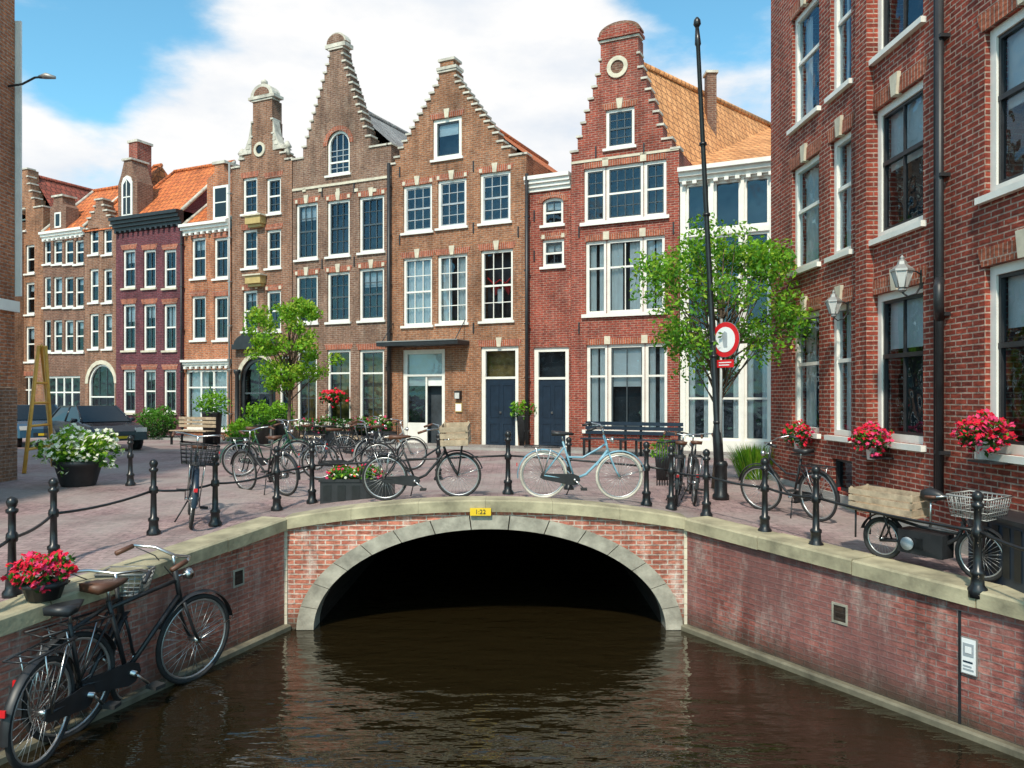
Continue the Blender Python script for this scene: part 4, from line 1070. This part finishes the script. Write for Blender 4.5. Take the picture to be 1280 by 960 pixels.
def bench(px_,py_,ang,mat='navy'):
    q=MB(); p=gpt(px_,py_)
    for i in range(4): q.box(-.8,-.2+i*.1,.43,.8,-.12+i*.1,.46,mat)
    for i in range(3): q.box(-.8,.2,.55+i*.12,.8,.22,.64+i*.12,mat)
    for sx in(-.7,.7): q.box(sx-.03,-.2,0,sx+.03,-.15,.43,'blackp'); q.box(sx-.03,.22,0,sx+.03,.26,.88,'blackp'); q.box(sx-.03,-.15,.38,sx+.03,.22,.43,'blackp')
    T=Matrix.Translation(p)@Matrix.Rotation(ang,4,'Z'); q.v=[T@v for v in q.v]; q.build('street_bench')
bench(765,570,-.44);bench(240,556,-.44,'wood'); bench(812,572,-.44)
def table(px_,py_):
    q=MB(); p=gpt(px_,py_); q.lathe([(.2,0),(.2,.02),(.025,.04),(.025,.7),(.33,.71),(.33,.74)],'blackp',p,16)
    for a in (0.3,2.6,4.4):
        c=p+Vector((.55*math.cos(a),.55*math.sin(a),0))
        for i in(-1,1):
            for j in(-1,1): q.tube(c+Vector((i*.17,j*.17,0)),c+Vector((i*.16,j*.16,.45)),.012,'blackp',n=5)
        q.box(c.x-.2,c.y-.2,.44,c.x+.2,c.y+.2,.47,'wood')
        o=Vector((math.cos(a),math.sin(a),0))*.2; t=Vector((-math.sin(a),math.cos(a),0))*.17
        q.path([c+o-t+Vector((0,0,.45)),c+o-t+Vector((0,0,.85)),c+o+t+Vector((0,0,.85)),c+o+t+Vector((0,0,.45))],.014,'blackp',5)
    q.build('cafe_table_set')
for p in ((405,566),(462,568)): table(*p)
for a,c in ((378,440),(444,486)):
    A=gpt(a,556);C=gpt(c,558); q=MB(); q.M=Matrix.Translation(A)@Matrix.Rotation(math.atan2((C-A).y,(C-A).x),4,'Z'); L=(C-A).length
    q.box(0,0,0,L,.35,.45,'black2'); q.M=Matrix()
    q.build('hedge_box'); mid=(A+C)/2; bush('hedge',(mid.x,mid.y+.15,.62),(L*.5,.3,.26),800,.055,['leafB','leafD'],60,['petW','petP','petR'],.05)
q=MB(); q.box(4.62,7.2,gh(5,7.5)-.02,5.0,8.1,.36,'navy'); q.box(4.59,7.17,.36,5.03,8.13,.4,'black2')
for i in range(5): q.box(4.612,7.25+i*.17,-.15,4.62,7.35+i*.17,.32,'blackp')
q.build('storage_box')
q=MB()
A=gpt(828,612); 
for i in range(9):
    xx=A.x+i*.045; q.tube((xx,A.y+.5,0),(xx,A.y+.5,.75),.01,'blackp',n=4)
q.tube((A.x,A.y+.5,.75),(A.x+.36,A.y+.5,.75),.014,'blackp'); q.build('bike_rack')

# ------------------------------------------------------------------ world, sun, camera
wd=bpy.data.worlds.new('World'); scene.world=wd; wd.use_nodes=True; nt=wd.node_tree
bg=nt.nodes['Background']; bg.inputs[1].default_value=.15
sk=ND(nt,'ShaderNodeTexSky'); sk.sky_type='NISHITA'; sk.sun_disc=False
EL=math.radians(47); AZ=math.pi+.25
sk.sun_elevation=EL; sk.sun_rotation=AZ; sk.air_density=1.0; sk.dust_density=.8; sk.ozone_density=1.0
tc=ND(nt,'ShaderNodeTexCoord'); gco=tc.outputs['Generated']
n1=noise(nt,gco,3.4,10,.56,(1,1,2.4)); 
mp=ND(nt,'ShaderNodeMapping'); mp.inputs['Location'].default_value=(3.1,1.7,.4); mp.inputs['Scale'].default_value=(1,1,2.2); nt.links.new(gco,mp.inputs[0])
n2=noise(nt,mp.outputs[0],1.3,3,.5)
ad=ND(nt,'ShaderNodeMath',operation='MULTIPLY_ADD'); nt.links.new(n2,ad.inputs[0]); ad.inputs[1].default_value=.8; nt.links.new(n1,ad.inputs[2])
def blob(direc,rad,amt):
    d=Vector(direc).normalized()
    vs=ND(nt,'ShaderNodeVectorMath',operation='DISTANCE'); nrm=ND(nt,'ShaderNodeVectorMath',operation='NORMALIZE'); nt.links.new(gco,nrm.inputs[0]); nt.links.new(nrm.outputs[0],vs.inputs[0]); vs.inputs[1].default_value=d
    m=ND(nt,'ShaderNodeMapRange'); m.interpolation_type='SMOOTHSTEP'; nt.links.new(vs.outputs['Value'],m.inputs[0]); m.inputs[1].default_value=0; m.inputs[2].default_value=rad; m.inputs[3].default_value=amt; m.inputs[4].default_value=0
    return m.outputs[0]
cur=ad.outputs[0]
for dv,rr,am in (((-.05,1,.36),.34,.28),((-.25,1,.40),.20,.16),((-.42,1,.33),.14,.18),((-.60,1,.30),.10,.16),((.28,1,.36),.12,.18),((-.50,1,.47),.18,-.12),((-.52,1,.375),.07,-.14),((.20,1,.50),.12,-.20),((.30,1,.45),.10,-.15)):
    a2=ND(nt,'ShaderNodeMath',operation='ADD'); nt.links.new(cur,a2.inputs[0]); nt.links.new(blob(dv,rr,am),a2.inputs[1]); cur=a2.outputs[0]
mr=ND(nt,'ShaderNodeMapRange'); mr.interpolation_type='SMOOTHSTEP'; nt.links.new(cur,mr.inputs[0]); mr.inputs[1].default_value=.86; mr.inputs[2].default_value=1.08
cl=ND(nt,'ShaderNodeVectorMath',operation='SCALE')
sh2=ramp(nt,n1,[(.38,(.78,.84,.92)),(.54,(1,1,1))]); nt.links.new(sh2.outputs[0],cl.inputs[0]); cl.inputs['Scale'].default_value=6.7
skc=mixc(nt,1,sk.outputs[0],(.95,1.62,1.55),'MULTIPLY')
nt.links.new(mixc(nt,mr.outputs[0],skc,cl.outputs[0]),bg.inputs[0])

sd=bpy.data.lights.new('sun','SUN'); sd.energy=4.2; sd.angle=math.radians(3.0); sd.color=(1,.90,.75)
so=bpy.data.objects.new('sun',sd); scene.collection.objects.link(so)
tosun=Vector((math.sin(AZ)*math.cos(EL),math.cos(AZ)*math.cos(EL),math.sin(EL)))
so.rotation_euler=tosun.to_track_quat('Z','Y').to_euler(); so.location=(0,-10,20)

cam=bpy.data.cameras.new('camera'); co=bpy.data.objects.new('camera',cam); scene.collection.objects.link(co)
co.location=(0,0,CH); co.rotation_euler=(math.pi/2,0,0); cam.sensor_width=36; cam.lens=28.125; cam.shift_y=.0117; cam.clip_end=2000; cam.clip_start=.1
scene.camera=co
scene.view_settings.view_transform='Standard'; scene.view_settings.look='None'; scene.view_settings.exposure=0
